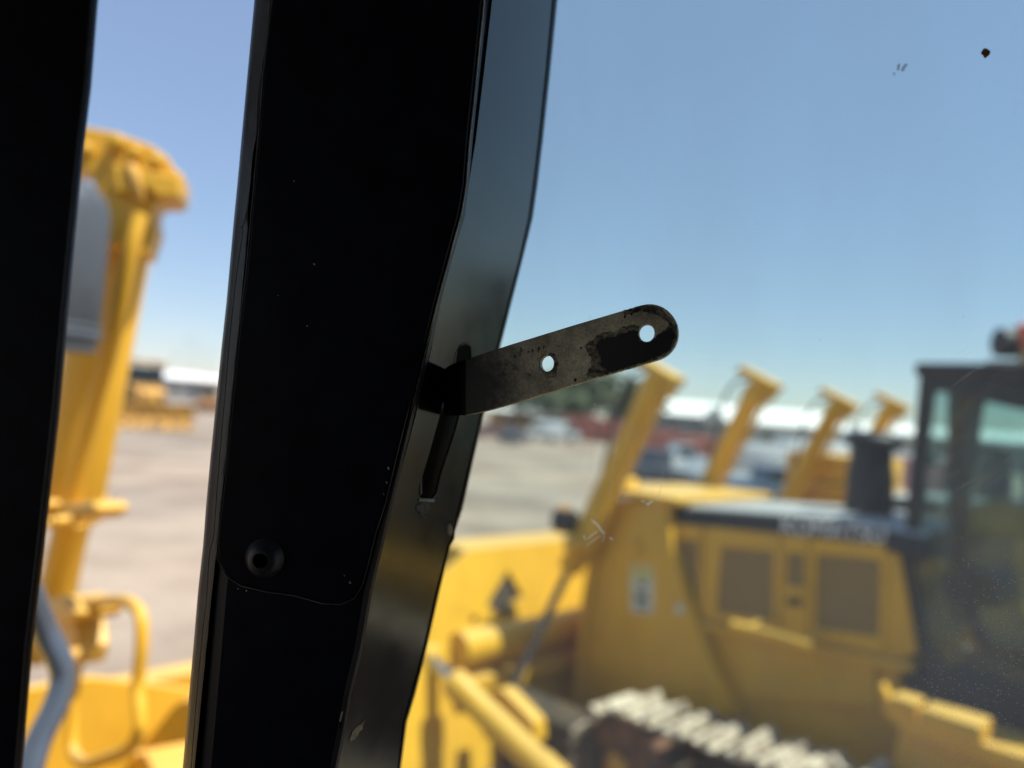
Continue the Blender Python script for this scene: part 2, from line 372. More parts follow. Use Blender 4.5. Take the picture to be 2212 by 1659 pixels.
# ================================================================== GROUND
def ground():
    n = 90; S = 1500; vs_, fs = [], []
    for i in range(n + 1):
        for j in range(n + 1):
            a = (i / n * 2 - 1); b = (j / n * 2 - 1)
            x = S * a * abs(a) ** 1.5; y = S * b * abs(b) ** 1.5
            r = math.hypot(x, y)
            h = 0.03 * noise.noise(Vector((x * .15, y * .15, 0))) if r < 120 else 0
            u_, v_ = Vector((x, y, 0)).dot(F), Vector((x, y, 0)).dot(L)
            h += (-.085 * (u_ - 2.5) - .02) * math.exp(-(((u_ - 2.5) / 7) ** 2 + ((v_ - 4) / 14) ** 2))
            vs_.append((x, y, h - 0.03))
    for i in range(n):
        for j in range(n):
            q = i * (n + 1) + j; fs.append((q, q + n + 1, q + n + 2, q + 1))
    m = bpy.data.materials.new('packed_yard_dirt'); m.use_nodes = True; nn = m.node_tree.nodes; l = m.node_tree.links
    b = nn['Principled BSDF']; b.inputs['Roughness'].default_value = .9
    tc = nn.new('ShaderNodeTexCoord')
    def nz(s, d):
        q = nn.new('ShaderNodeTexNoise'); q.inputs['Scale'].default_value = s; q.inputs['Detail'].default_value = d; q.inputs['Roughness'].default_value = .6
        l.new(tc.outputs['Object'], q.inputs['Vector']); return q
    a = nz(.22, 7); c = nz(.06, 3); d = nz(6, 4)
    r1 = nn.new('ShaderNodeValToRGB'); l.new(a.outputs[0], r1.inputs[0])
    r1.color_ramp.elements[0].position = .36; r1.color_ramp.elements[0].color = (.19, .145, .105, 1)
    r1.color_ramp.elements[1].position = .60; r1.color_ramp.elements[1].color = (.35, .285, .215, 1)
    r2 = nn.new('ShaderNodeValToRGB'); l.new(c.outputs[0], r2.inputs[0])
    r2.color_ramp.elements[0].position = .4; r2.color_ramp.elements[0].color = (1, .97, .95, 1)
    r2.color_ramp.elements[1].position = .62; r2.color_ramp.elements[1].color = (.80, .83, .86, 1)
    r3 = nn.new('ShaderNodeValToRGB'); l.new(d.outputs[0], r3.inputs[0])
    r3.color_ramp.elements[0].color = (.8, .8, .8, 1); r3.color_ramp.elements[1].color = (1.1, 1.1, 1.1, 1)
    def mul(x, y):
        q = nn.new('ShaderNodeMix'); q.data_type = 'RGBA'; q.blend_type = 'MULTIPLY'; q.inputs[0].default_value = 1
        l.new(x, q.inputs[6]); l.new(y, q.inputs[7]); return q.outputs[2]
    l.new(mul(mul(r1.outputs[0], r2.outputs[0]), r3.outputs[0]), b.inputs['Base Color'])
    structure(mk('ground', vs_, fs, m, None, smooth=True))
ground()

# ================================================================== NEIGHBOUR BULLDOZER (and its copy further down the row)
VN, VF = 6.0, 7.45                      # near and far side of the engine hood
def lift_cylinder(name, top, bot, rodend, root, r=.105, cap_dir=-F, hose=True, lab=None):
    top, bot, rodend = Vector(top), Vector(bot), Vector(rodend)
    c = stepped(name, top, bot, [(0, r * .7), (0.0, r * .98), (.03, r), (.05, r * 1.12), (.10, r * 1.12), (.11, r), (.80, r), (.81, r * 1.2), (.86, r * 1.2), (.87, r * 1.0), (.985, r * 1.05), (1, r * .7)], YEL, root, label=lab)
    ax = (top - bot).normalized(); cd = (cap_dir - ax * cap_dir.dot(ax)).normalized(); side = ax.cross(cd)
    boxw('end_cap', top + ax * .045 - cd * .02, cd * .50, side * .22, ax * .09, YEL, c, bevel=.02)
    boxw('pipe_block', top - ax * .06 + cd * .17, cd * .1, side * .12, ax * .12, YEL, c, bevel=.012)
    tube('oil_pipe', [top - ax * .05 + cd * .17, top - ax * .3 + cd * (r + .05), bot + ax * .3 + cd * (r + .035), bot + ax * .12 + cd * (r + .01)], .022, YEL, c, k=10, smoothp=True)
    stepped('trunnion', bot.lerp(top, .16) - side * .22, bot.lerp(top, .16) + side * .22, [(0, .05), (.05, .075), (.95, .075), (1, .05)], YEL2, c)
    tube('piston_rod', [bot, rodend], .042, DARKROD, c, k=16)
    if hose:
        tube('hose', [top - ax * .0 - cd * .14, top - ax * .12 - cd * .27, top - ax * .38 - cd * .30, top - ax * .75 - cd * .20, top - ax * 1.1 - cd * .12], .018, RUBBER, c, k=8, smoothp=True)
    return c

def slope(u): return -.085 * (u - 2.5) - .16
def WS(u, v, z): return W(u, v, z + slope(u))
def track(root, v0, v1, front_u, rear_u, vis=True):
    W = WS
    r = .44; zc = .53
    # path of the shoes
    pts = []
    top_n = int((front_u - rear_u) / .215)
    path = []
    Ls = front_u - rear_u; total = 2 * Ls + 2 * math.pi * r; n = int(total / .255)
    asm = prism('track_frame', [W(rear_u, v0 + .1, .28), W(front_u, v0 + .1, .28), W(front_u, v0 + .1, .66), W(rear_u, v0 + .1, .66)], L * (v1 - v0 - .2), GRIME_SHADE, root, bevel=.03)
    for i in range(n):
        s = i * total / n
        if s < Ls: c = (front_u - s, zc + r - .035 * math.sin(math.pi * s / Ls)); a = 0
        elif s < Ls + math.pi * r:
            q = (s - Ls) / r; c = (rear_u - r * math.sin(q), zc + r * math.cos(q)); a = q
        elif s < 2 * Ls + math.pi * r: q = s - Ls - math.pi * r; c = (rear_u + q, zc - r); a = math.pi
        else:
            q = (s - 2 * Ls - math.pi * r) / r; c = (front_u + r * math.sin(q), zc - r * math.cos(q)); a = math.pi + q
        # tangent / outward
        out = Vector((0, 0)); out = (-math.sin(a), math.cos(a)); tan = (-math.cos(a), -math.sin(a))
        o3 = F * out[0] + Z * out[1]; t3 = F * tan[0] + Z * tan[1]
        c3 = W(c[0], 0, c[1]); w0 = L * v0; w1 = L * v1
        prof = [(-.10, -.012), (.085, -.012), (.10, .0), (.10, .012), (.07, .014), (.04, .078), (.0, .078), (-.02, .014), (-.07, .012), (-.10, .022)]
        vs_ = [c3 + t3 * x + o3 * y + w0 for x, y in prof] + [c3 + t3 * x + o3 * y + w1 for x, y in prof]
        vs_ = [p + Vector((noise.noise(p * 9), noise.noise(p * 9 + Z * 7), noise.noise(p * 9 - Z * 5))) * .045 for p in vs_]
        k = len(prof)
        fs = [tuple(range(k)), tuple(range(2 * k - 1, k - 1, -1))] + [(j, (j + 1) % k, (j + 1) % k + k, j + k) for j in range(k)]
        mk('track_shoe', vs_, fs, CLAY, asm)
    for (u, rr, nm) in ((front_u, .40, 'idler_wheel'), (rear_u, .40, 'sprocket')):
        stepped(nm, W(u, v0 + .06, zc), W(u, v1 - .06, zc), [(0, .12), (.02, .14), (.03, .28), (.08, .30), (.1, .40), (.9, .40), (.92, .28), (1, .12)], RUST, asm, k=32)
        stepped('hub', W(u, v0 + .0, zc), W(u, v0 + .1, zc), [(0, .07), (.3, .11), (1, .11)], YRUST, asm)
    for i in range(5):
        u = rear_u + .55 + i * (front_u - rear_u - 1.1) / 4
        stepped('track_roller', W(u, v0 + .08, .27), W(u, v1 - .08, .27), [(0, .08), (.05, .12), (.1, .15), (.9, .15), (1, .08)], RUST, asm, k=16)
    return asm

def dozer():
    t = thing('bulldozer', 'yellow bulldozer with black hood and dark glazed cab parked nearest, at the right', 'bulldozer', W(1.5, 6.75, 0), YAW, 'bulldozers parked in a row')
    A = PV(VN)
    ztop_r, ztop_f = 2.445, 2.335
    # hood : body below the black cover
    prof = [(4.0, 0.75), (4.0, ztop_f - .16), (1.72, ztop_r - .20), (1.52, 1.30), (1.2, 0.75)]
    rear = [A.w(*q) for q in ((1933, 1160), (1978, 1414), (1940, 1428), (1945, 1720))]
    prism('hood_body', [W(4.0, VN, .3), W(4.0, VN, ztop_f - .16)] + rear, L * (VF - VN), YEL, t, bevel=.02)
    # black cover with rounded shoulders, standing a little proud
    cp = []
    sh = [(VN - .02, -.185), (VN - .02, -.05), (VN + .01, -.015), (VN + .07, 0), (VF - .07, 0), (VF - .01, -.015), (VF + .02, -.05), (VF + .02, -.185)]
    def ring(u, zt): return [W(u, v, zt + dz) for v, dz in sh]
    a, b, c_, d_ = ring(3.93, ztop_f), ring(2.6, ztop_r - .005), ring(2.5, ztop_r), ring(1.74, ztop_r - .02)
    rings = [a, b, c_, d_]; k = len(sh); vs_ = [p for r in rings for p in r]; fs = []
    for i in range(3):
        for j in range(k): fs.append((i * k + j, i * k + (j + 1) % k, (i + 1) * k + (j + 1) % k, (i + 1) * k + j))
    fs += [tuple(range(k)), tuple(range(4 * k - 1, 3 * k - 1, -1))]
    cov = mk('hood_cover', vs_, fs, BLKH, t, smooth=True)
    # lettering
    cu = bpy.data.curves.new('lettering', 'FONT'); cu.body = 'KOMATSU'; cu.size = 1; cu.extrude = .01; cu.offset = .0
    ob = bpy.data.objects.new('lettering', cu); me = bpy.data.meshes.new_from_object(ob); bpy.data.objects.remove(ob)
    xs = [v.co.x for v in me.vertices]; ys = [v.co.y for v in me.vertices]
    B = PV(VN - .03)
    p00 = B.w(1689, 1151); p10 = B.w(1911, 1172); p01 = B.w(1689, 1118)
    ex = (p10 - p00); ey = Z * (p01 - p00).z
    x_0, x_1, y_0, y_1 = min(xs), max(xs), min(ys), max(ys); inv = ROOT[t]
    for v in me.vertices:
        v.co = inv @ (p00 + ex * ((v.co.x - x_0) / (x_1 - x_0)) + ey * ((v.co.y - y_0) / (y_1 - y_0)) - L * (v.co.z * .3))
    me.materials.clear(); me.materials.append(LETTER); o = bpy.data.objects.new('lettering', me); link(o, cov)
    # engine doors: plates with openings, grilles set back inside
    def door(outline, opening, nm='engine_door'):
        d = slab(nm, [rnd(outline, 6), rnd(opening, 5)], PV(VN), .03, YEL, t, bevel=.005, front=.03)
        slab('grille', [opening], PV(VN), .006, MESHP, d, front=.008)
        # raised rim around the opening
        return d
    door([(1527, 1137), (1688, 1153), (1686, 1366), (1519, 1333)], [(1562, 1180), (1673, 1190), (1672, 1337), (1552, 1322)])
    dm = door([(1692, 1154), (1750, 1160), (1748, 1380), (1690, 1367)], [(1703, 1192), (1741, 1196), (1741, 1268), (1702, 1264)])
    slab('latch', [rnd([(1704, 1288), (1737, 1292), (1737, 1310), (1704, 1306)], 4)], PV(VN), .012, GRIME_SHADE, dm, front=.034)
    door([(1754, 1161), (1916, 1177), (1912, 1413), (1752, 1381)], [(1768, 1196), (1904, 1209), (1901, 1376), (1764, 1354)])
    door([(1447, 1130), (1522, 1137), (1514, 1331), (1500, 1328), (1462, 1240)], [(1458, 1162), (1513, 1167), (1508, 1306), (1500, 1303), (1466, 1216)])
    slab('door_ledge', [[(1505, 1338), (1934, 1424), (1975, 1430), (1978, 1448), (1930, 1442), (1505, 1352)]], PV(VN), .10, YEL, t, bevel=.008, front=.08)
    # grab bar bolted below the doors, standing out in the sun
    Bv = PV(VN - .44)
    g = tube('grab_bar', [Bv.w(1582, 1350), Bv.w(1668, 1371), Bv.w(1755, 1397)], .042, YEL, t, k=16)
    for px, py in ((1610, 1358), (1730, 1389)):
        p = Bv.w(px, py); tube('bar_bracket', [p, p + L * .46 + Z * .03], .02, YEL, g, k=8)
    # lower side: big plate, groove strips, edge
    slab('side_plate', [[(1585, 1352), (1896, 1418), (1897, 1530), (1615, 1505)]], PV(VN), .05, YEL, t, bevel=.008, front=.04)
    slab('side_strut', [[(1505, 1345), (1530, 1350), (1596, 1520), (1590, 1560), (1560, 1545)]], PV(VN), .08, YEL, t, bevel=.01, front=.07)
    box('under_body', 0.4, 4.2, VN + .1, VF - .1, .42, 1.35, GRIME_SHADE, t)
    # radiator guard in front of the hood
    gp = [(1312, 1079), (1440, 1085), (1452, 1190), (1477, 1280), (1530, 1415), (1592, 1545), (1500, 1562), (1235, 1551), (1261, 1302), (1285, 1150)]
    G = PV(VN - .13)
    uz = [( (G.w(*p)).dot(F), (G.w(*p)).z) for p in gp]
    rg = prism('radiator_guard', [G.w(*p) for p in gp], L * (VF - VN + .26), YEL, t, bevel=.02)
    box('guard_top', 3.75, 4.72, VN - .2, VF + .2, 2.345, 2.415, YEL, rg, bevel=.03)
    stepped('lifting_boss', W(4.55, VN - .1, 2.43), W(4.55, VN + .25, 2.43), [(0, .05), (.1, .08), (.9, .08), (1, .05)], YEL, rg)
    slab('decal', [rnd([(1363, 1222), (1411, 1226), (1412, 1326), (1364, 1322)], 3)], G, .004, STICK, rg, front=.004)
    slab('decal_band', [[(1366, 1226), (1408, 1230), (1408, 1250), (1366, 1247)]], G, .003, STICKY, rg, front=.007)
    for (x, y, a, b) in ((1387, 1262, 9, 6), (1386, 1290, 13, 9), (1388, 1312, 10, 5)):
        slab('decal_print', [[(x - a, y - b), (x + a, y - b + 1), (x + a, y + b), (x - a, y + b - 1)]], G, .003, STICKD if b != 9 else GREY, rg, front=.0075)
    slab('round_decal', [circ(1470, 1315, 9, 12)], G, .003, STICK, rg, front=.02)
    slab('guard_rib', [[(1290, 1140), (1306, 1140), (1275, 1330), (1252, 1545), (1238, 1545), (1262, 1302)]], G, .06, YEL, rg, bevel=.01, front=.05)
    for px, py in ((1300, 1135), (1376, 1180)):
        p = G.w(px, py); stepped('pin', p - L * .06, p + L * .02, [(0, .05), (.3, .07), (1, .07)], YEL, rg)
    # headlamp on a stalk left of the guard
    p = PV(5.6).w(1232, 1128)
    hl = stepped('headlamp', p - F * .05, p + F * .14, [(0, .03), (.1, .11), (.7, .13), (1, .13)], BLKM, t)
    stepped('lamp_hood', p + F * .02 + Z * .09, p + F * .14 + Z * .09, [(0, .06), (1, .07)], TANB, hl)
    tube('lamp_stalk', [p, p - Z * .22 + L * .1, p - Z * .3 + L * .3], .025, YEL2, hl, k=10)
    # lift cylinders
    c1 = PV(VN - .28); lift_cylinder('lift_cylinder', c1.w(1422, 812), c1.w(1228, 1232), PV(4.95).w(1098, 1505), t, r=.112)
    top2 = PV(VF + .22).w(1641, 828); bot2 = top2 + (c1.w(1228, 1232) - c1.w(1422, 812))
    rod2 = bot2 + (c1.w(1098, 1505) - c1.w(1228, 1232))
    lift_cylinder('lift_cylinder', top2, bot2, rod2, t, r=.112)
    # blade, seen from the back
    ub = 5.6; B = PU(ub)
    def bl(v, z): return (v, z)
    v0, v1 = 3.85, 9.5
    TL = math.tan(R_(20)); bn = (-F * math.cos(R_(20)) + Z * math.sin(R_(20)))
    pl = Plane(W(ub, 0, 1.67), bn, Z)
    pl.x = -L * -1; pl.x = L.copy(); pl.y = pl.n.cross(pl.x)
    if pl.y.z < 0: pl.x = -pl.x; pl.y = pl.n.cross(pl.x)
    def lo(v, z):
        q = W(ub - (1.67 - z) * TL, v, z) - pl.o; return q.dot(pl.x), q.dot(pl.y)
    hole = [pl.hit(*q) for q in ((1097, 1232), (1130, 1288), (1110, 1298), (1102, 1336), (1052, 1308))]
    hole2 = [pl.hit(*q) for q in circ(1025, 1338, 7, 10)]
    outl = [lo(v0, -.2), lo(v0, 1.0), lo(4.62, 1.5), lo(5.0, 1.67), lo(v1 - .4, 1.67), lo(v1, 1.42), lo(v1, -.2)]
    bd = slab('blade', [outl, hole, hole2], pl, .05, YEL, t, bevel=.008, local=True)
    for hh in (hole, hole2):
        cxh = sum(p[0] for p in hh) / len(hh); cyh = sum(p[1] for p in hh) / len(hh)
        slab('hole_shade', [[(cxh + (p[0] - cxh) * 1.3, cyh + (p[1] - cyh) * 1.3) for p in hh]], pl, .01, GRIME_SHADE, bd, front=-.055, local=True)  # dark sheet behind each hole, put in as the shade inside
    prism('mouldboard', [W(ub - .2, 5.0, .05), W(ub + .55, 5.0, .02), W(ub + .42, 5.0, .4), W(ub + .34, 5.0, .9), W(ub + .42, 5.0, 1.35), W(ub + .6, 5.0, 1.6), W(ub + .5, 5.0, 1.66), W(ub + .08, 5.0, 1.64)], L * (v1 - 5.0), YEL, bd)
    tube('torque_tube', [W(ub - .38, v0 + .75, .84), W(ub - .38, v1 - .1, .84)], .165, YEL, bd, k=24)
    box('lower_beam', ub - .56, ub - .32, v0 + .7, v1 - .05, .42, .60, YEL, bd, bevel=.03)
    # push arm and brace on the near side
    pa = PV(4.35)
    br = stepped('brace_cylinder', pa.w(978, 1470), pa.w(1215, 1700), [(0, .07), (.02, .125), (.12, .13), (.13, .115), (.8, .115), (.82, .13), (1, .13)], YEL, t)
    d = (pa.w(1215, 1700) - pa.w(978, 1470)).normalized(); q = pa.w(978, 1470)
    tube('chrome_rod', [q - d * .36, q], .062, CHROME, br, k=20)
    stepped('rod_eye', q - d * .4 - L * .1, q - d * .4 + L * .1, [(0, .08), (.1, .11), (.9, .11), (1, .08)], YEL, br)
    pb = PV(4.62)
    slab('brace_lug', [rnd([(1058, 1492), (1082, 1487), (1152, 1560), (1156, 1610), (1130, 1618), (1090, 1560)], 12)], pb, .16, YEL, t, bevel=.02)
    box('shade_block', 3.8, 5.3, 4.98, 5.4, -.35, .42, GRIME_SHADE, t, bevel=.04)  # added dark block in place of the shadowed ground below the nose
    # tracks
    track(t, 4.95, 5.5, 3.62, .2)
    track(t, 8.0, 8.55, 3.62, .2)
    # exhaust and pre-cleaner on the hood
    def hood_pt(px, py, v): return PV(v).w(px, py)
    vm = 6.75; a = hood_pt(1876, 1092, vm); ex = W(a.dot(F), vm, 0)
    stk = stepped('exhaust_box', ex + Z * 2.40, ex + Z * 3.05, [(0, .20), (.02, .20), (.62, .185), (.7, .17), (.98, .17), (1, .15)], BLKM, t)
    stepped('rain_cap', ex + Z * 3.02, ex + Z * 3.15, [(0, .17), (.1, .245), (.5, .25), (.75, .22), (1, .10)], BLKM, stk)
    tube('tail_pipe', [ex + F * -.38 + Z * 2.40, ex + F * -.38 + Z * 2.9, ex + F * -.48 + Z * 2.97], .07, GREYD, stk, k=16)
    # deck and fender
    Dk = PV(5.35)
    fen = [(1893, 1486), (1903, 1476), (1922, 1512), (1958, 1543), (2019, 1567), (2141, 1612), (2215, 1636), (2420, 1700), (2600, 1755), (2600, 1800), (2420, 1742), (2212, 1674), (2130, 1645), (2010, 1601), (1945, 1574), (1908, 1540)]
    slab('fender', [rnd(fen, 10)], Dk, .10, YEL, t, bevel=.015)
    box('deck', -1.3, 1.66, 5.45, VN + .02, 1.16, 1.22, YEL2, t, bevel=.01)
    prism('deck_skirt', [W(1.7, 5.5, 1.2), W(1.75, 5.5, .75), W(-1.3, 5.5, .75), W(-1.3, 5.5, 1.2)], L * .06, YEL, t, bevel=.01)
    q = PV(5.42).w(2065, 1560)
    sb = boxw('step_box', q + Z * .0, F * .34, L * .26, Z * .12, YEL, t, bevel=.02)
    boxw('step_lid', q + F * .28 + Z * .02, F * .16, L * .2, Z * .1, YEL, sb, bevel=.02)
    # cab
    vc, vcf = VN + .06, VF - .06
    Cb = PV(vc)
    outl = [(1988, 784), (2130, 816), (2520, 905), (2540, 1600), (2212, 1530), (2012, 1492), (1975, 1380), (1944, 1236), (1956, 1120)]
    opn = [(2018, 842), (2060, 852), (2420, 930), (2430, 1545), (2212, 1498), (2034, 1462), (2002, 1385), (1972, 1232), (1984, 1120)]
    us = [(Cb.w(*p).dot(F), Cb.w(*p).z) for p in outl]
    fr = slab('cab_frame', [rnd(outl, 14), rnd(opn, 14)], Cb, .07, BLKM, t, bevel=.012)
    slab('window_glass', [opn], Cb, .006, GLC, fr, front=-.03)
    back = Plane(W(0, vcf, 0), -L)
    def sh_(pl): return [((Cb.w(*q) - Cb.o).dot(back.x), (Cb.w(*q) - Cb.o).dot(back.y)) for q in pl]
    fr2 = slab('cab_frame', [sh_(rnd(outl, 14)), sh_(rnd(opn, 14))], back, .07, BLKM, t, bevel=.012, local=True)
    slab('window_glass', [sh_(opn)], back, .006, GLC, fr2, front=-.03, local=True)
    zt = us[0][1]; uf = us[0][0]; ur = us[2][0]; zm = us[7][1]; um = us[7][0]
    # front window between the two side frames, lower part raked
    fw_ = mk('front_glass', [W(uf - .02, vc, zt - .1), W(uf - .02, vcf, zt - .1), W(um - .02, vcf, zm), W(um - .02, vc, zm)], [(0, 1, 2, 3)], GLC, fr)
    cr = prism('cab_roof', [W(uf + .03, vc - .04, zt - .10), W(uf + .03, vc - .04, zt), W(ur - .05, vc - .04, zt), W(ur - .05, vc - .04, zt - .10)], L * (vcf - vc + .12), BLKM, t, bevel=.03)
    Pb = Plane(W(0, vc + .07, 0), -L)
    slab('door_post', [[(2048, 846), (2098, 858), (2090, 1200), (2076, 1300), (2056, 1300), (2050, 1200)]], Pb, .07, BLKM, fr, front=.02)
    box('dashboard', um - .55, um - .2, vc + .35, vcf - .25, 1.9, 2.12, BLKM, t, bevel=.05)
    slab('side_console', [rnd([(2082, 1165), (2092, 1096), (2160, 1078), (2235, 1100), (2240, 1165)], 10)], PV(6.9), .15, YEL, t, bevel=.02)
    slab('inner_door_panel', [rnd([(1988, 1196), (2018, 1192), (2070, 1440), (2036, 1448)], 6)], PV(6.35), .12, YEL, t, bevel=.01)
    st = box('seat', uf - 1.25, uf - .7, 6.5, 7.0, 1.55, 1.75, BLKM, t, bevel=.06)
    boxw('seat_back', W(uf - 1.3, 6.75, 2.1), F * .14 + Z * -.0, L * .5, Z * .75, BLKM, st, bevel=.06)
    box('rear_glass', ur - .0, ur + .01, vc + .06, vcf, 1.9, zt - .12, GLC, t)
    box('cab_rear_wall', ur - .02, ur + .04, vc + .06, vcf, 1.3, 1.9, BLKM, t)
    box('cab_floor', ur, um - .05, vc + .02, vcf, 1.24, 1.34, BLKM, t)
    # roof bar with work lamp and beacon
    rp = PV(6.3)
    a, b = rp.w(2150, 806), rp.w(2330, 800)
    rb = boxw('lamp_bar', (a + b) / 2 + Z * .02, F * .62, L * .1, Z * .11, TANB, t, bevel=.02)
    c = rp.w(2184, 742)
    boxw('lamp_bracket', c - F * .12 - Z * .1, F * .12, L * .12, Z * .24, TANB, rb, bevel=.01)
    stepped('work_lamp', c + F * .07 - L * .08, c - F * .1 + L * .08, [(0, .085), (.05, .105), (.6, .105), (1, .05)], BLKM, rb)
    c = rp.w(2222, 722)
    stepped('beacon', c - Z * .09, c + Z * .08, [(0, .09), (.1, .1), (.8, .08), (.95, .06), (1, .02)], ORANGE, rb)
    # rear: tank and ripper
    box('fuel_tank', -2.1, -1.1, VN - .1, VF + .1, .9, 2.15, YEL, t, bevel=.08)
    prism('ripper_beam', [W(-2.1, 6.4, 1.0), W(-2.1, 6.4, 1.4), W(-3.2, 6.4, 1.5), W(-3.3, 6.4, 1.2)], L * .75, YEL, t, bevel=.04)
    prism('ripper_shank', [W(-3.1, 6.7, 1.9), W(-3.35, 6.7, 1.9), W(-3.4, 6.7, .5), W(-3.1, 6.7, .2), W(-3.15, 6.7, .6)], L * .12, RUST, t, bevel=.02)
    return t
A = dozer()
Bz = copy_tree(A)
Bz.location = A.location + L * 4.1
Bz['label'] = 'second yellow bulldozer, mostly hidden, its nose showing left of the black exhaust'
bx = box('raised_cowl', 3.75, 4.75, VN + 4.1 - .1, VF + 4.1 + .1, 2.44, 2.82, YEL, None, bevel=.05)
bx.parent = Bz; bx.data.transform(Matrix.Translation(Bz.location).inverted() if False else (Matrix.Translation(Bz.location) @ Matrix.Rotation(YAW, 4, 'Z')).inverted())

# ================================================================== OUR OWN BULLDOZER
own = thing('bulldozer', 'bulldozer whose black cab pillar, steel strap and dusty side window fill the foreground', 'bulldozer', W(.4, -.35, 0), YAW, None)
# ---- cab pillar
ys = [-160, 0, 150, 300, 400, 470, 560, 650, 760, 900, 1000, 1100, 1170, 1280, 1400, 1500, 1560, 1660, 1800]
XL = {-160: 566, 0: 551, 150: 537, 300: 523, 400: 514, 470: 507, 560: 499, 650: 491, 760: 479, 900: 465, 1000: 455, 1100: 446, 1170: 441, 1280: 429, 1400: 419, 1500: 410, 1560: 405, 1660: 396, 1800: 384}
XS = {-160: 1062, 0: 1045, 150: 1029, 300: 1013, 400: 1004, 470: 995, 560: 968, 650: 944, 760: 921, 900: 886, 1000: 862, 1100: 838, 1170: 822, 1280: 796, 1400: 776, 1500: 752, 1560: 742, 1660: 722, 1800: 706}
XO = {-160: 1222, 0: 1205, 150: 1190, 300: 1174, 400: 1162, 470: 1152, 560: 1130, 650: 1107, 760: 1079, 900: 1045, 1000: 1022, 1100: 1000, 1170: 976, 1280: 950, 1400: 923, 1500: 898, 1560: 880, 1660: 867, 1800: 850}
rings = []
for y in ys:
    l, s, o = XL[y], XS[y], XO[y]
    j = 1.2 * noise.noise(Vector((y * .02, 3, 0)))
    rings.append([P(l + j, y, .382), P(l + 3 + j, y, .372), P(l + 10, y, .366), P(l + 32, y, .362), P(l + 38, y, .3605), P(l + 60, y, .357), P(s - 10, y, .352), P(s + 2, y, .351), P(s + 8, y, .356), P(s + 9, y, .385), P(o - 30, y, .465), P(o - 4, y, .467), P(o - 1, y, .47), P(o - 10, y, .5), P(l + 20, y, .5)])
k = len(rings[0]); vs_ = [p for r in rings for p in r]; fs = []
for i in range(len(rings) - 1):
    for j in range(k): fs.append((i * k + j, i * k + (j + 1) % k, (i + 1) * k + (j + 1) % k, (i + 1) * k + j))
fs += [tuple(range(k)), tuple(range(len(rings) * k - 1, len(rings) * k - 1 - k, -1))]
pillar = mk('cab_pillar', vs_, fs, PIL, own, smooth=False)
# rubber strip down the left edge
vs_, fs = [], []
for i in range(61):
    y = min(1800, -160 + i * 32.66)
    a = next(q for q in range(len(ys) - 1) if ys[q] <= y <= ys[q + 1] + .01); tt = (y - ys[a]) / (ys[a + 1] - ys[a]); l = XL[ys[a]] * (1 - tt) + XL[ys[a + 1]] * tt
    wd = 30 + (3 if y < 230 else -4 if 300 < y < 490 else 0) + 1.5 * noise.noise(Vector((y * .03, 0, 0)))
    if y > 1150: wd -= 6 * (y - 1150) / 510
    vs_ += [P(l - 1.5, y, .374), P(l + 4, y, .3655), P(l + wd - 5, y, .3605), P(l + wd, y, .3592), P(l + wd + 2, y, .3625)]
for i in range(60):
    for j in range(4): fs.append((i * 5 + j, i * 5 + j + 1, i * 5 + j + 6, i * 5 + j + 5))
mk('edge_seal', vs_, fs, SEAL, pillar, smooth=True)
tube('seal_bead', [P(x, y, .3597) for x, y in ((590, -160), (584, 0), (570, 120), (558, 205), (553, 290), (546, 330), (540, 400), (530, 470), (522, 492))], .00028, GREYD, pillar, k=6, smoothp=True)
tube('seal_bead', [P(x, y, .3597) for x, y in ((519, 492), (524, 500), (510, 600), (497, 720), (486, 850), (474, 990), (464, 1120), (461, 1160), (452, 1200), (446, 1290), (438, 1360), (425, 1500), (411, 1680))], .00022, GREYD, pillar, k=6, smoothp=True)
# raised plate
PLp = Plane(P(800, 600, .3535), -fw + Rt * -.055, Up)
plate = [(610, -160), (594, 0), (574, 160), (563, 300), (549, 450), (536, 600), (519, 730), (507, 850), (493, 1000), (481, 1100), (474, 1165), (476, 1205), (492, 1240), (525, 1262), (580, 1275), (640, 1283), (700, 1300), (740, 1302), (768, 1290), (786, 1262), (799, 1215), (815, 1150), (836, 1085), (860, 985), (885, 885), (911, 775), (938, 660), (965, 560), (992, 462), (1002, 400), (1010, 300), (1026, 150), (1041, 0), (1058, -160)]
screw = circ(575, 1203, 15, 16)
pp = slab('pillar_cover', [plate], PLp, .006, PIL, pillar, bevel=.0012, front=.0030)
# fine bright edge of folded sheet beside the cover
tube('sheet_edge', [PLp.w(x + 5, y) + PLp.n * .0008 for x, y in ((1058, -160), (1041, 0), (1026, 150), (1010, 300), (1002, 400), (992, 462), (965, 560), (938, 660), (911, 775), (885, 885), (860, 985), (836, 1085), (815, 1150), (799, 1215), (786, 1262))], .00045, STRAP, pillar, k=6)
random.seed(21)
for (x, y, r_) in ((683, 573, 2.2), (640, 395, 1.6), (668, 705, 1.5), (960, 610, 1.8), (760, 1255, 3), (748, 1240, 2), (842, 1010, 3), (838, 1040, 2.5), (832, 1065, 2), (606, 640, 1.5), (520, 1268, 2.4), (538, 1272, 2)):
    slab('dust_fleck', [ragged(circ(x, y, r_, r_ * .7, 7, 1), 1.2, 2, x)], PLp, .0001, STRAP, pp, front=.0032)
tube('edge_highlight', [PLp.w(x, y) + PLp.n * .0030 for x, y in plate[1:17]], .00022, GREYD, pp, k=6)  # thin grey lines drawn in as the highlight along the cover outline
tube('edge_highlight', [PLp.w(x, y) + PLp.n * .0030 for x, y in plate[16:25]], .00013, GREYD, pp, k=6)
# plastic plug with socket near the foot of the cover
q = PLp.w(577, 1203)
plug = stepped('screw_boss', q, q + PLp.n * .0085 , [(0, .0105), (.35, .0096), (.75, .0072), (1, .0052), (1.0, .0036), (.35, .0032), (.34, .0001)], SEAL, pp, k=32)
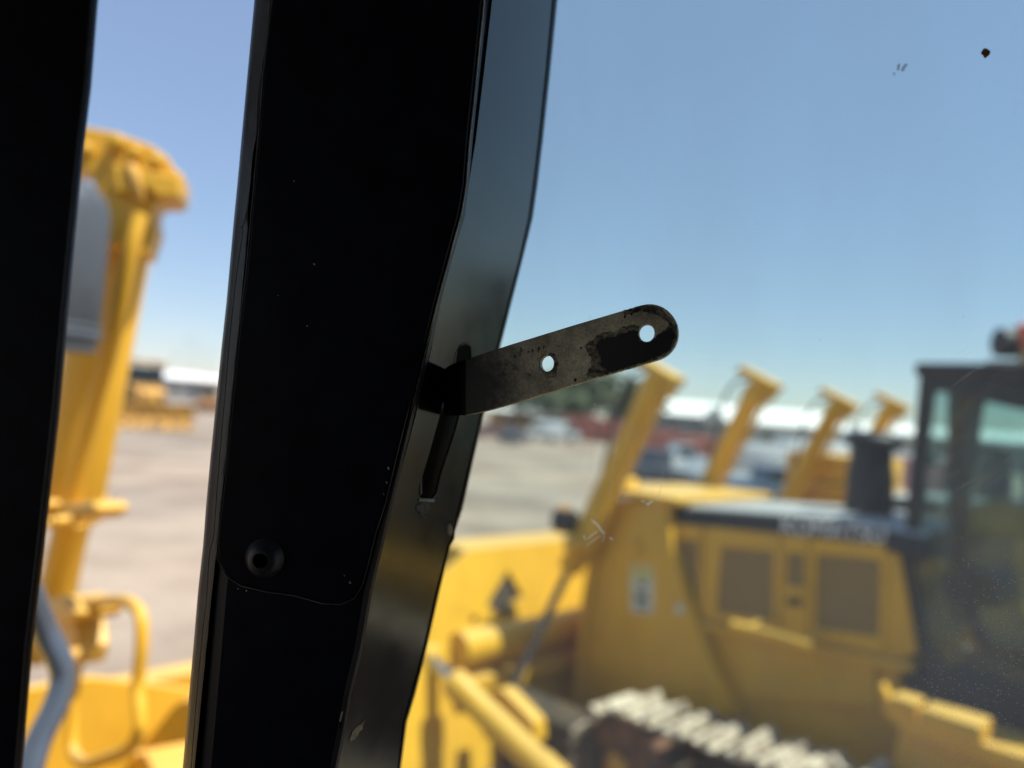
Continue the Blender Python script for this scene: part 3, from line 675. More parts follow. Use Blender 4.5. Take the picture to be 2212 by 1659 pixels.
# flange facing the side window, with a long slot
a0, a1, a2 = P(1060, 0, .356), P(1194, 0, .428), P(805, 1280, .356)
nn_ = (a1 - a0).cross(a2 - a0).normalized()
if nn_.dot(Cc - a0) < 0: nn_ = -nn_
Fl = Plane(a0, nn_, (a0 - a2).normalized())
fl = [(1078, -160), (1063, 0), (1046, 150), (1028, 300), (1012, 400), (1000, 455), (972, 560), (950, 660), (930, 760), (900, 890), (874, 990), (848, 1090), (826, 1180), (804, 1280), (782, 1400), (762, 1450), (752, 1500), (738, 1560), (724, 1660), (710, 1800),
      (848, 1800), (864, 1660), (876, 1560), (893, 1500), (919, 1400), (946, 1280), (972, 1178), (981, 1165), (982, 1150), (996, 1095), (1018, 1000), (1041, 900), (1075, 760), (1103, 650), (1126, 560), (1146, 472), (1156, 400), (1168, 300), (1184, 150), (1198, 0), (1214, -160)]
slot = [(978, 790), (983, 762), (993, 747), (1006, 742), (1017, 749), (1019, 768), (1010, 830), (985, 930), (955, 1020), (944, 1066), (934, 1078), (918, 1081), (907, 1074), (904, 1058), (925, 990), (950, 900)]
flange = slab('pillar_flange', [fl, slot], Fl, .0016, FLG, pillar, bevel=.0004, front=0)
# deep dark channel behind the slot, and the sliding tongue inside it
slab('slot_back', [[(x + (4 if x > 960 else -6), y) for x, y in rnd([(960, 720), (1040, 720), (960, 1100), (880, 1100)], 5)]], Fl, .001, PIL, flange, front=-.012)
tg = tube('slot_tongue', [Fl.w(1000, 760) - Fl.n * .005, Fl.w(985, 850) - Fl.n * .006, Fl.w(950, 940) - Fl.n * .007, Fl.w(928, 1030) - Fl.n * .006, Fl.w(920, 1072) - Fl.n * .004], [.0016] * 25, SEAL, flange, k=8, smoothp=True)
slab('slot_lip', [rnd([(904, 1076), (938, 1078), (936, 1084), (903, 1082)], 2)], Fl, .001, GREYD, flange, front=.0006)
slab('paint_chip', [ragged([(900, 1087), (924, 1086), (929, 1098), (922, 1108), (917, 1119), (908, 1112), (899, 1104)], 5, 6, 3)], Fl, .0002, PRUST, flange, front=.0003)
slab('paint_chip', [ragged([(990, 745), (1004, 739), (1016, 742), (1018, 748), (1006, 741), (994, 749)], 2)], Fl, .0002, PRUST, flange, front=.0003)
slab('paint_chip', [ragged([(752, 1598), (765, 1572), (790, 1555), (783, 1565), (778, 1580), (760, 1600)], 4)], Fl, .0002, CHIP, flange, front=.0003)
slab('paint_chip', [ragged([(968, 1134), (974, 1128), (978, 1150), (972, 1158), (966, 1150)], 3)], Fl, .0002, CHIP, flange, front=.0003)
tube('flange_edge_bead', [Fl.w(x - 3, y) + Fl.n * .0004 for x, y in fl[20:]], .00035, FLG, flange, k=6)
slab('outer_seal', [[(x - 2, y) for x, y in fl[20:]] + [(1222, -160), (1205, 0), (1190, 150), (1174, 300), (1162, 400), (1152, 470), (1130, 560), (1107, 650), (1079, 760), (1045, 900), (1022, 1000), (1000, 1100), (986, 1150), (985, 1165), (976, 1180), (950, 1280), (923, 1400), (897, 1500), (880, 1560), (868, 1660), (852, 1800)]], Fl, .004, PIL, pillar, front=-.001)

# ---- metal strap through the slot
al = R_(19)
Sp = Plane(P(1200, 780, .350), Vector((-math.sin(al), -math.cos(al), 0)))
arc = []
for i in range(17):
    an = R_(-107 + i * 180 / 16); arc.append((1403 + 61.5 * math.cos(an), 718 + 61.5 * math.sin(an)))
strap_o = [(1004, 880), (1004, 778), (1030, 768), (1100, 745), (1240, 702)] + arc + [(1240, 831), (1120, 868), (1062, 884), (1030, 892), (1004, 897)]
strap_o = [(float(x), float(y)) for x, y in strap_o]
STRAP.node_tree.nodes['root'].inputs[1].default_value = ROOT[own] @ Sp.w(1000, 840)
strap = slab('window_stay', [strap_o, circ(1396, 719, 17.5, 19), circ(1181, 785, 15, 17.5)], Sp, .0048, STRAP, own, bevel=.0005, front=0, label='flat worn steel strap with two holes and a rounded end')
SMG = bpy.data.materials.new('oily_smudge'); SMG.use_nodes = True
def _smg():
    n = SMG.node_tree.nodes; l = SMG.node_tree.links; b = n['Principled BSDF']; b.inputs['Base Color'].default_value = (.02, .018, .016, 1); b.inputs['Roughness'].default_value = .6
    tc = n.new('ShaderNodeTexCoord'); q = n.new('ShaderNodeTexNoise'); q.inputs['Scale'].default_value = 520; q.inputs['Detail'].default_value = 8; q.inputs['Roughness'].default_value = .75
    l.new(tc.outputs['Object'], q.inputs['Vector']); mr = n.new('ShaderNodeMapRange'); mr.inputs['From Min'].default_value = .38; mr.inputs['From Max'].default_value = .72; mr.inputs['To Max'].default_value = .8
    l.new(q.outputs[0], mr.inputs[0]); l.new(mr.outputs[0], b.inputs['Alpha'])
_smg()
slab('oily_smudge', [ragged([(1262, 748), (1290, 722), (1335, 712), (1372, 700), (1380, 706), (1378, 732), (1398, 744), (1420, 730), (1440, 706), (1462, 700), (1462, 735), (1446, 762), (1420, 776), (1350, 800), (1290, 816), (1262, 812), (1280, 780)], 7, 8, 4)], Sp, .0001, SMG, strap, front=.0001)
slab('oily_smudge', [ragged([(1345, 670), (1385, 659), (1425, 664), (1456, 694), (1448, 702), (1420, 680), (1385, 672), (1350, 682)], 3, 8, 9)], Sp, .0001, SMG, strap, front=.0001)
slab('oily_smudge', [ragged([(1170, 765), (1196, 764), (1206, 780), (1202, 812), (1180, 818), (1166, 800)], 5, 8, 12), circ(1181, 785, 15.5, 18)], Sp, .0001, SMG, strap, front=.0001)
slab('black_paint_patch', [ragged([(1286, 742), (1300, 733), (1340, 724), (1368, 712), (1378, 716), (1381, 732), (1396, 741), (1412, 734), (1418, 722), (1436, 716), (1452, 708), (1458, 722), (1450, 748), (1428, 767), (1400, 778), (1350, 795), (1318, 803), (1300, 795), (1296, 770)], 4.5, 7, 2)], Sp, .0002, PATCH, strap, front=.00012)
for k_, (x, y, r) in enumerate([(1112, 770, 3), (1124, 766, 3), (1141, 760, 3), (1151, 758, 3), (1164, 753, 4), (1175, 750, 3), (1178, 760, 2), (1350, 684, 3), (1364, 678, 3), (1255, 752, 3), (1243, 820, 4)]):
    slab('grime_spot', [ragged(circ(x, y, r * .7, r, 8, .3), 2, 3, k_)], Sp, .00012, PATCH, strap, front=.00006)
# twisted root of the strap going back through the slot
vs_, fs = [], []
for k_ in range(9):
    t = k_ / 8; x = 1006 - 60 * math.sin(t * 1.45); yt = 777 + 22 * t; yb = 897 + 1.5 * t
    for i in range(3):
        vs_.append(Sp.w(x, yt + (yb - yt) * i / 2) + Vector((0, 1, 0)) * (.026 * t * t + .004 * t)) if k_ or i else None
    if k_ == 0: vs_.insert(0, Sp.w(x, yt))
for s_ in range(8):
    for i in range(2): fs.append((s_ * 3 + i, s_ * 3 + i + 1, s_ * 3 + i + 4, s_ * 3 + i + 3))
mk('strap_bend', vs_, fs, PIL, strap, smooth=True)  # bend coloured black to stand for the shade at the slot

# ---- side window glass
gy = R_(20)
Gl = Plane(Vector((math.sin(gy), math.cos(gy), 0)) * .445 + Z * EYE, Vector((-math.sin(gy), -math.cos(gy), 0)))
def gbox(name, plane, x0_, x1_, y0_, y1_, th, mat, parent, front=0): return slab(name, [[(x0_, y0_), (x1_, y0_), (x1_, y1_), (x0_, y1_)]], plane, th, mat, parent, front=front, local=True)
side = gbox('side_window', Gl, -.22, .62, -.55, .44, .0001, GLR, own)
side.data.clear_geometry()
inv = ROOT[own]
cs = [Gl.o + Gl.x * a + Gl.y * b for a, b in ((-.24, -.55), (.62, -.55), (.62, .44), (-.10, .44))]
# single sheet whose own axes run along the pane, so that dust sits on the pane
me = bpy.data.meshes.new('side_window'); me.from_pydata([(a, b, 0) for a, b in ((-.376, -.55), (.62, -.55), (.62, .44), (-.14, .44))], [], [(0, 1, 2, 3)]); me.materials.append(GLR)
side.data = me; side.matrix_basis = inv @ Gl.mat(); ROOT[side] = Gl.mat().inverted()
def ribbon(pts, wd, name='scratch', mat=SCR):
    pts = catmull([Vector((*Gl.hit(*p), 0)) for p in pts], 5); vs_, fs = [], []
    for i, p in enumerate(pts):
        t = (pts[min(i + 1, len(pts) - 1)] - pts[max(0, i - 1)]).normalized(); nn = Vector((-t.y, t.x, 0)); ww = wd * (.35 + .65 * math.sin(math.pi * (i + .5) / len(pts)))
        for sg in (-1, 1):
            c = p + nn * sg * ww / 2; vs_.append(Gl.o + Gl.x * c.x + Gl.y * c.y + Gl.n * .0008)
    for i in range(len(pts) - 1): fs.append((2 * i, 2 * i + 1, 2 * i + 3, 2 * i + 2))
    return vs_, fs
def ribbons(lst, name, mat, label=None):
    V_, F_ = [], []
    for pts, wd in lst:
        v, f = ribbon(pts, wd); b = len(V_); V_ += v; F_ += [tuple(q + b for q in ff) for ff in f]
    me = bpy.data.meshes.new(name); me.from_pydata([ROOT[side] @ v for v in V_], [], F_); me.materials.append(mat)
    o = bpy.data.objects.new(name, me); link(o, side); o['kind'] = 'stuff'; return o
sl = [([(1375, 905), (1362, 940), (1340, 975), (1332, 1010)], .0003), ([(1350, 890), (1330, 950), (1310, 1010), (1302, 1060)], .00025), ([(1415, 1000), (1432, 1000), (1430, 1040), (1418, 1090), (1410, 1140)], .00025),
      ([(1432, 985), (1430, 1030), (1424, 1080), (1418, 1130)], .00035), ([(1500, 1200), (1512, 1250), (1516, 1290)], .00025), ([(1360, 880), (1384, 862), (1400, 830)], .0002), ([(1337, 930), (1330, 985), (1322, 1040), (1318, 1080)], .0004),
      ([(1345, 1000), (1338, 1040), (1342, 1065), (1330, 1085)], .0003), ([(1300, 960), (1292, 1010), (1288, 1060)], .0002), ([(1278, 940), (1275, 1000), (1280, 1050)], .0002), ([(1395, 1060), (1420, 1045), (1450, 1040)], .0002), ([(1362, 985), (1352, 1020), (1340, 1050)], .00025)]
random.seed(11)
for i in range(38):
    x = random.gauss(1330, 42); y = random.uniform(860, 1080); ln = random.uniform(30, 130); b = random.uniform(-.35, .05)
    sl.append(([(x, y), (x + b * ln * .5 + random.uniform(-5, 5), y + ln * .5), (x + b * ln, y + ln)], random.uniform(.0001, .00022)))
for i in range(110):
    x = random.uniform(1990, 2240); y = random.uniform(780, 1130); ln = random.uniform(25, 110)
    sl.append(([(x, y), (x + ln * .45, y - ln * .33), (x + ln * .9, y - ln * .62)], random.uniform(.00008, .00018)))
for i in range(45):
    x = random.uniform(1560, 1800); y = random.uniform(850, 1060); ln = random.uniform(20, 70)
    sl.append(([(x, y), (x + ln * .45, y - ln * .4), (x + ln * .8, y - ln * .75)], random.uniform(.00008, .00016)))
ribbons(sl, 'scratches', SCR)
sc2 = [([(1386, 1080), (1389, 1083), (1393, 1084)], .0008), ([(1397, 1086), (1400, 1090), (1406, 1084), (1412, 1084)], .001), ([(1268, 1165), (1280, 1155), (1292, 1147)], .0006), ([(1283, 1125), (1292, 1134), (1300, 1146), (1308, 1152)], .0011),
       ([(1278, 1120), (1283, 1128), (1289, 1132)], .0005), ([(1318, 1160), (1324, 1166)], .0009), ([(1266, 1180), (1279, 1170), (1290, 1162), (1300, 1158)], .0004), ([(1262, 1155), (1264, 1166)], .0006), ([(1300, 1150), (1306, 1160), (1300, 1170)], .0003), ([(1284, 873), (1286, 874)], .0007)]
ribbons(sc2, 'scuffs', SCRW)
def onglass(name, poly, mat, th=.0006, front=.0006):
    pl = Gl; o = slab(name, [poly], pl, th, mat, None, front=front)
    o.data.transform(ROOT[side]); o.parent = side; return o
onglass('dirt_speck', ragged(rnd([(2120, 112), (2124, 106), (2133, 106), (2139, 112), (2137, 119), (2130, 124), (2124, 120)], 2), 1.6, 2), SPECK, .0015)
for pl_ in ([(1936, 150), (1939, 140), (1944, 139), (1942, 152)], [(1946, 152), (1949, 145), (1957, 138), (1960, 140), (1955, 150), (1949, 156)], [(1928, 158), (1932, 156), (1933, 164)]):
    onglass('grey_smear', ragged(pl_, 1.6, 3, 5), SMEAR)
V_, F_ = [], []
random.seed(5)
for i in range(70):
    x = random.uniform(1250, 2205); y = random.uniform(20, 1250) if random.random() < .5 else random.uniform(60, 700); r = random.uniform(.5, 1.6)
    b = len(V_); pts = circ(x, y, r, r * random.uniform(.6, 1.2), 6, random.random()*3)
    for q in pts:
        a, c = Gl.hit(*q); V_.append((a, c, .0007))
    F_.append(tuple(range(b, b + 6)))
me = bpy.data.meshes.new('fly_specks'); me.from_pydata(V_, [], F_); me.materials.append(SMEAR); o = bpy.data.objects.new('fly_specks', me); link(o, side); o['kind'] = 'stuff'

# ---- front window post and its glass
Fp = Plane(P(130, 800, .46), Vector((.12, -1, 0)))
post = slab('front_post', [[(222, -160), (204, 0), (190, 180), (172, 330), (150, 560), (120, 900), (88, 1180), (62, 1400), (40, 1660), (28, 1800), (-420, 1800), (-420, -160)]], Fp, .006, PIL, own, bevel=.0012)
tube('post_edge_bead', [Fp.w(x - 5, y) + Fp.n * .0004 for x, y in ((222, -160), (204, 0), (190, 180), (172, 330), (150, 560), (120, 900), (88, 1180), (62, 1400), (40, 1660), (28, 1800))], .0008, SEAL, post, k=8)
gp_ = Plane(P(300, 800, .50), Vector((.1, -1, 0)))
wsc = [gp_.w(-60, -200), gp_.w(640, -200), gp_.w(560, 1900), gp_.w(-200, 1900)]
mk('windscreen', wsc, [(0, 1, 2, 3)], GLF, own)

# ---- rest of the cab around the camera
cab = boxw('cab_roof', (-.32, -.30, EYE + .47), Vector((2.1, 0, 0)), Vector((0, 1.75, 0)), Vector((0, 0, .07)), INTER, own, bevel=.02)
boxw('rear_panel', (-.32, -1.15, EYE - .5), Vector((2.05, 0, 0)), Vector((0, .05, 0)), Vector((0, 0, 1.88)), INTER, own)
boxw('door_panel', (.71, -.52, EYE - .5), Vector((.05, 0, 0)), Vector((0, 1.22, 0)), Vector((0, 0, 1.88)), INTER, own)
boxw('left_panel', (-1.33, -.4, EYE - 1.1), Vector((.05, 0, 0)), Vector((0, 1.45, 0)), Vector((0, 0, .68)), INTER, own)
boxw('left_post', (-1.33, .42, EYE - .2), Vector((.07, 0, 0)), Vector((0, .1, 0)), Vector((0, 0, 1.28)), INTER, own)
boxw('cab_floor', (-.32, -.35, EYE - 1.47), Vector((2.05, 0, 0)), Vector((0, 1.55, 0)), Vector((0, 0, .06)), INTER, own)
boxw('front_panel', (-.32, .56, EYE - 1.15), Vector((2.0, 0, 0)), Vector((0, .05, 0)), Vector((0, 0, .6)), INTER, own)
st = boxw('seat', (-.1, -.75, EYE - .95), Vector((.5, 0, 0)), Vector((0, .5, 0)), Vector((0, 0, .16)), INTER, own, bevel=.05)
boxw('seat_back', (-.1, -1.0, EYE - .5), Vector((.5, 0, 0)), Vector((0, .12, 0)), Vector((0, 0, .8)), INTER, st, bevel=.05)

# ---- our nose: cylinder, exhaust, rails, blade
vo = .80; O = PV(vo)
tp, bt = O.w(272, 430), O.w(146, 1130)
ax = (tp - bt).normalized(); cd = (-F - ax * (-F).dot(ax)).normalized(); sd_ = ax.cross(cd)
lc = stepped('lift_cylinder', tp, bt, [(0, .1), (.01, .112), (.9, .112), (.905, .12), (.97, .12), (.98, .1), (1, .08)], YEL, own, k=40)
HP = Plane(P(280, 400, 2.52), Vector((.30, -1, 0)))
head = [(40, 258), (120, 266), (172, 280), (250, 294), (330, 322), (368, 348), (380, 372), (401, 386), (400, 425), (392, 443), (346, 443), (338, 470), (344, 500), (324, 560), (214, 520), (212, 402), (198, 380), (160, 368), (40, 352)]
slab('cylinder_head', [rnd(head, 8, 3)], HP, .16, YEL, lc, bevel=.009, front=.05)
slab('head_plate', [rnd([(256, 372), (330, 385), (398, 400), (396, 440), (348, 440), (330, 420), (300, 430), (262, 430)], 6)], HP, .07, YEL, lc, bevel=.008, front=.10)
for px, py, r in ((198, 338, .022), (262, 322, .026), (300, 345, .022), (345, 362, .018)):
    q = HP.w(px, py) + HP.n * .08; stepped('bolt', q + HP.n * .02, q - HP.n * .05, [(0, .5 * r), (.1, r), (1, r)], YEL, lc, k=12)
q = HP.w(306, 405) + HP.n * .08; stepped('fitting', q - L * .03 + Z * .05, q + L * .02 - Z * .06, [(0, .018), (.3, .028), (.7, .028), (1, .02)], YRUST, lc, k=12)
tube('oil_pipe', [O.w(330, 470) - L * .04, O.w(322, 560) - L * .06, O.w(290, 720) - L * .06, O.w(240, 900) - L * .06, O.w(200, 1080) - L * .06, O.w(190, 1105)], .026, YEL, lc, k=14, smoothp=True)
mk_ = PV(vo - .1)
slab('pipe_clamp', [rnd([(84, 1092), (200, 1082), (207, 1100), (196, 1118), (88, 1134)], 8)], mk_, .1, YEL, lc, bevel=.012)
for px, py in ((115, 1105), (98, 1128), (142, 1128), (158, 1124), (120, 1090)):
    q = mk_.w(px, py); stepped('bolt', q - L * .06, q + L * .01, [(0, .008), (.1, .018), (1, .018)], YEL, lc, k=12)
tube('piston_rod', [bt, O.w(78, 1420)], .05, YEL2, lc, k=18)
tube('lower_tube', [O.w(160, 1120), O.w(142, 1200), O.w(124, 1300)], .062, YEL, lc, k=14)
slab('rod_yoke', [rnd([(92, 1296), (130, 1288), (165, 1322), (160, 1342), (112, 1348), (90, 1330)], 6)], mk_, .14, YEL, own, bevel=.012)
slab('yoke_arm', [rnd([(108, 1340), (160, 1340), (168, 1400), (160, 1440), (120, 1430)], 6)], PV(vo - .05), .10, YEL2, own, bevel=.012)
q = mk_.w(166, 1414); stepped('bolt', q - L * .05, q + L * .02, [(0, .01), (.1, .022), (1, .022)], YRUST, own, k=14)
# guard loop
Lp = PV(.76)
lp = [(150, 1296), (190, 1302), (262, 1298), (290, 1308), (305, 1336), (306, 1400), (298, 1480), (302, 1540), (300, 1580), (278, 1618), (226, 1640), (190, 1650), (168, 1640), (156, 1610), (158, 1520), (166, 1440), (170, 1400)]
tube('guard_rail', [Lp.w(*p) for p in lp], .0185, YEL, own, k=16, smoothp=True)
# grey handrail
tube('handrail', [P(30, 1215, 1.30), P(62, 1275, 1.32), P(96, 1360, 1.35), P(128, 1424, 1.36), P(136, 1470, 1.36), P(118, 1530, 1.34), P(84, 1600, 1.31), P(62, 1680, 1.28), P(40, 1800, 1.25)], .022, GPIPE, own, k=24, smoothp=True)
# exhaust silencer shell
c = P(95, 560, 2.2); rr = .165
mt = Matrix.Identity(4)
tpz = P(95, 372, 2.2).z; btz = P(95, 755, 2.2).z
def rz(name, z0, z1, prof, mat, par, cx=0.0, k=48): return stepped(name, Vector((c.x + cx, c.y, z0)), Vector((c.x + cx, c.y, z1)), prof, mat, par, k=k)
ex = rz('exhaust_silencer', btz + .06, tpz, [(0, rr * .96), (.02, rr), (.70, rr), (.80, rr * .98), (.87, rr * .92), (.93, rr * .78), (.97, rr * .6), (1, rr * .3)], GREY, own)
rz('silencer_collar', btz, btz + .075, [(0, rr * .9), (.05, rr * .95), (.35, rr * .95), (.5, rr * 1.0), (.62, rr * 1.02), (.8, rr * 1.02), (.9, rr * .98), (1, rr * .97)], GREY, ex)
rz('silencer_rim', btz + .068, btz + .082, [(0, rr), (.3, rr * 1.03), (.7, rr * 1.03), (1, rr)], GREY, ex)
rz('exhaust_pipe', btz - .85, btz, [(i / 40, rr * (.50 if i % 2 else .535)) for i in range(41)], GREYD, ex, cx=-.025)
# hood of our machine (below the window line), tracks, frame
box('hood', 1.3, 3.0, -1.0, .28, 1.0, 1.95, YEL, own, bevel=.05)
box('radiator_guard', 2.6, 3.1, -1.1, .4, .5, 2.0, YEL, own, bevel=.05)
box('chassis', -1.6, 2.8, -1.0, .3, .35, 1.58, YRUST, own, bevel=.03)
track(own, 1.0, 1.55, 2.5, -1.3); track(own, -2.3, -1.75, 2.5, -1.3)
# our blade
ub = 4.1; pl = Plane(W(ub, 0, 0), -F)
def lo2(v, z): return (W(ub, v, z) - pl.o).dot(pl.x), (W(ub, v, z) - pl.o).dot(pl.y)
h3 = [pl.hit(*q) for q in ((306, 1606), (330, 1575), (368, 1528), (388, 1514), (440, 1520), (440, 1612), (400, 1600))]
top = [pl.hit(*q) for q in ((-260, 1440), (-100, 1448), (200, 1463), (330, 1478), (405, 1489), (470, 1498))]
bd = slab('blade', [[lo2(-2.7, .4)] + [lo2(-2.7, 1.62)] + top[2:] + [lo2(2.15, 1.35), lo2(2.2, .4)]], pl, .05, YEL, own, bevel=.01, local=True)
prism('mouldboard', [W(ub + .16, -2.7, .05), W(ub + .55, -2.7, .02), W(ub + .42, -2.7, .5), W(ub + .36, -2.7, .9), W(ub + .42, -2.7, 1.3), W(ub + .35, -2.7, 1.46), W(ub + .12, -2.7, 1.48)], L * 4.85, YEL, bd)
tube('torque_tube', [W(ub - .12, -2.6, .86), W(ub - .12, 2.1, .86)], .15, YEL, bd, k=24)
slab('blade_gusset', [rnd([(296, 1622), (330, 1580), (372, 1526), (392, 1512), (450, 1520), (450, 1616), (400, 1604)], 6)], PV(1.40), .05, YEL, bd, bevel=.008)
box('gusset_foot', 3.55, 4.08, 1.40, 2.1, 1.02, 1.20, YEL, bd, bevel=.04)
box('push_arm', 1.2, 4.0, 1.75, 1.98, .42, .74, YEL, own, bevel=.03)

# ================================================================== BACKGROUND
def far_vehicle(px, D, yaw, mat, label, kind='car', length=4.5, h=1.5, group='vehicles parked across the yard'):
    c = GP(px, D); t = thing('parked_' + kind, label, kind, c, yaw, group)
    X = Vector((math.cos(yaw), math.sin(yaw), 0)); Y = Vector((-math.sin(yaw), math.cos(yaw), 0)); l = length / 2
    def pt(x, y, z): return c + X * x + Y * y + Z * z
    if kind == 'car': prof = [(-l, .35), (-l, .85), (-l + .15, .98), (-l * .45, 1.0), (l * .45, .98), (l - .1, .8), (l, .6), (l, .35)]; roof = [(-l * .62, .98), (-l * .42, h), (l * .1, h), (l * .42, .98)]
    elif kind == 'pickup': prof = [(-l, .5), (-l, 1.15), (l * .0, 1.15), (l * .4, 1.1), (l - .1, 1.0), (l, .8), (l, .5)]; roof = [(-l * .15, 1.1), (-l * .1, h), (l * .22, h), (l * .42, 1.1)]
    else: prof = [(-l, .4), (-l, h - .1), (-l + .1, h), (l * .55, h), (l * .8, 1.25), (l, 1.05), (l, .4)]; roof = [(l * .35, 1.3), (l * .4, h - .12), (l * .58, h - .08), (l * .76, 1.3)]
    prism('body', [pt(x, -.9, z) for x, z in prof], Y * 1.8, mat, t, bevel=.05)
    if kind == 'van': prism('window', [pt(x, -.915, z) for x, z in roof], Y * 1.83, TINT, t)
    else:
        prism('cabin', [pt(x, -.75, z) for x, z in roof], Y * 1.5, mat, t, bevel=.05)
        g = [(x * .93 + .0, z - .06 if z > 1.2 else z + .03) for x, z in roof]; prism('window', [pt(x, -.77, z) for x, z in g], Y * 1.54, TINT, t)
    for sx in (-.62, .62):
        for sy in (-.92, .72): stepped('wheel', pt(l * sx, sy, .34), pt(l * sx, sy + .2, .34), [(0, .25), (.1, .34), (.9, .34), (1, .25)], TYRE, t, k=16)
    return t
far_vehicle(1062, 74, .1, CARP, 'maroon car at the far edge of the yard just right of the black pillar', 'car')
far_vehicle(1118, 70, 1.2, CARD, 'dark car at the far edge of the yard below the green trees', 'car')
far_vehicle(1160, 78, .05, CARW, 'white pickup at the far edge of the yard left of the red bins', 'pickup', 5.4, 1.8)
far_vehicle(1205, 82, .0, CARW, 'white van at the far edge of the yard beside the red bins', 'van', 5.2, 2.2)
far_vehicle(1470, 42, .2, CARW, 'white pickup behind the first bulldozer, between its two lift cylinders', 'pickup', 5.3, 1.9)
far_vehicle(1420, 34, 1.3, CARD, 'dark pickup close behind the near lift cylinder', 'pickup', 5.2, 1.8)
far_vehicle(1545, 36, .6, CARS, 'silver car left of the far lift cylinder', 'car', 4.6, 1.5)
far_vehicle(1690, 40, -.1, CARW, 'white van right of the far lift cylinder', 'van', 5.6, 2.3)
far_vehicle(1665, 28, .1, BLUE, 'blue pickup standing right behind the first bulldozer hood', 'pickup', 5.2, 1.7)
far_vehicle(1780, 46, .2, CARW, 'white van with raised roof behind the second bulldozer', 'van', 5.8, 2.7)
far_vehicle(1945, 30, -.3, CARW, 'white van seen between exhaust and cab of the first bulldozer', 'van', 5.5, 2.5)
far_vehicle(1930, 22, .2, CARP, 'maroon van seen just right of the black exhaust', 'van', 5.0, 2.6)

def skip(px, D, wdt, hh, label, yaw=0.0):
    c = GP(px, D); t = thing('steel_bin', label, 'bin', c, yaw, 'red steel bins stacked across the yard')
    X = Vector((math.cos(yaw), math.sin(yaw), 0)); Y = Vector((-math.sin(yaw), math.cos(yaw), 0))
    def pt(x, y, z): return c + X * x + Y * y + Z * z
    prism('shell', [pt(-wdt / 2 + .3, -1.1, .1), pt(wdt / 2 - .3, -1.1, .1), pt(wdt / 2, -1.1, hh), pt(-wdt / 2, -1.1, hh)], Y * 2.2, REDM, t)
    boxw('rim', pt(0, 0, hh), X * (wdt + .15), Y * 2.35, Z * .12, REDM, t)
    n = max(3, int(wdt / 1.1))
    for i in range(n): boxw('rib', pt(-wdt / 2 + .5 + i * (wdt - 1) / (n - 1), -1.16, hh / 2), X * .12, Y * .1, Z * (hh - .25), REDM, t)
ws = ['leftmost red steel bin, heaped highest, below the trees', 'second red steel bin, left of the near lift cylinder', 'third red steel bin, hidden partly by the near lift cylinder', 'fourth red steel bin, just right of the near lift cylinder', 'fifth red steel bin, midway between the lift cylinders', 'rightmost red steel bin, just left of the far lift cylinder']
for i, (px, D, wd_, hh) in enumerate([(1256, 92, 4.2, 3.0), (1302, 90, 4.4, 2.7), (1350, 88, 4.6, 2.4), (1415, 74, 5.0, 2.2), (1482, 66, 5.0, 2.0), (1550, 60, 5.0, 1.9)]): skip(px, D, wd_, hh, ws[i], -.25)

def building(px, D, wdt, hgt, dep, label, wall, yaw=0.0, roofh=1.2, win=4, doors=1):
    c = GP(px, D); t = thing('warehouse', label, 'building', c, yaw, None)
    X = Vector((math.cos(yaw), math.sin(yaw), 0)); Y = Vector((-math.sin(yaw), math.cos(yaw), 0))
    def pt(x, y, z): return c + X * x + Y * y + Z * z
    wl = prism('wall', [pt(-wdt / 2, 0, 0), pt(wdt / 2, 0, 0), pt(wdt / 2, 0, hgt), pt(-wdt / 2, 0, hgt)], Y * dep, wall, t)
    rf = prism('roof', [pt(-wdt / 2 - .4, -.5, hgt - .05), pt(-wdt / 2 - .4, -.5, hgt + .15), pt(-wdt / 2 - .4, dep / 2, hgt + roofh), pt(-wdt / 2 - .4, dep + .5, hgt + .15), pt(-wdt / 2 - .4, dep + .5, hgt - .05)], X * (wdt + .8), WHITE, t)
    for i in range(win):
        x = -wdt / 2 + (i + .7) * wdt / (win + .4); f = boxw('window', pt(x, -.03, hgt * .55), X * 1.8, Y * .1, Z * 1.2, WHITE, t); boxw('pane', pt(x, -.07, hgt * .55), X * 1.6, Y * .08, Z * 1.0, TINT, f)
    for i in range(doors): boxw('roller_door', pt(wdt * (.25 - .5 * i), -.04, 1.7), X * 3.6, Y * .12, Z * 3.4, GREYW, t)
building(1480, 120, 19, 4.3, 16, 'long low white roofed warehouse behind the red bins, left of the far lift cylinder', GREYW, .05, 2.6)
building(1690, 95, 14, 3.6, 12, 'pale building with a white roof right of the far lift cylinder', OFFW, .0, 2.3)
building(1840, 110, 16, 3.4, 12, 'low pale building behind the second bulldozer', OFFW, -.1, 1.4)
building(2080, 90, 22, 3.6, 12, 'pale shed seen through the windows of the neighbouring cab', OFFW, -.3, 1.4)
building(1150, 125, 14, 2.8, 8, 'low tan building under the trees beside the black pillar', TANB, .05, .8, 3)
building(395, 150, 14, 4.2, 10, 'pale low building on the horizon above the distant bulldozer', OFFW, .1, 1.2)
building(455, 190, 22, 3.8, 10, 'white shed on the horizon next to the black pillar', WHITE, .0, 1.4)
building(300, 210, 30, 5.4, 10, 'far grey shed on the horizon behind the yellow cylinder', GREYW, .0, 1.4)

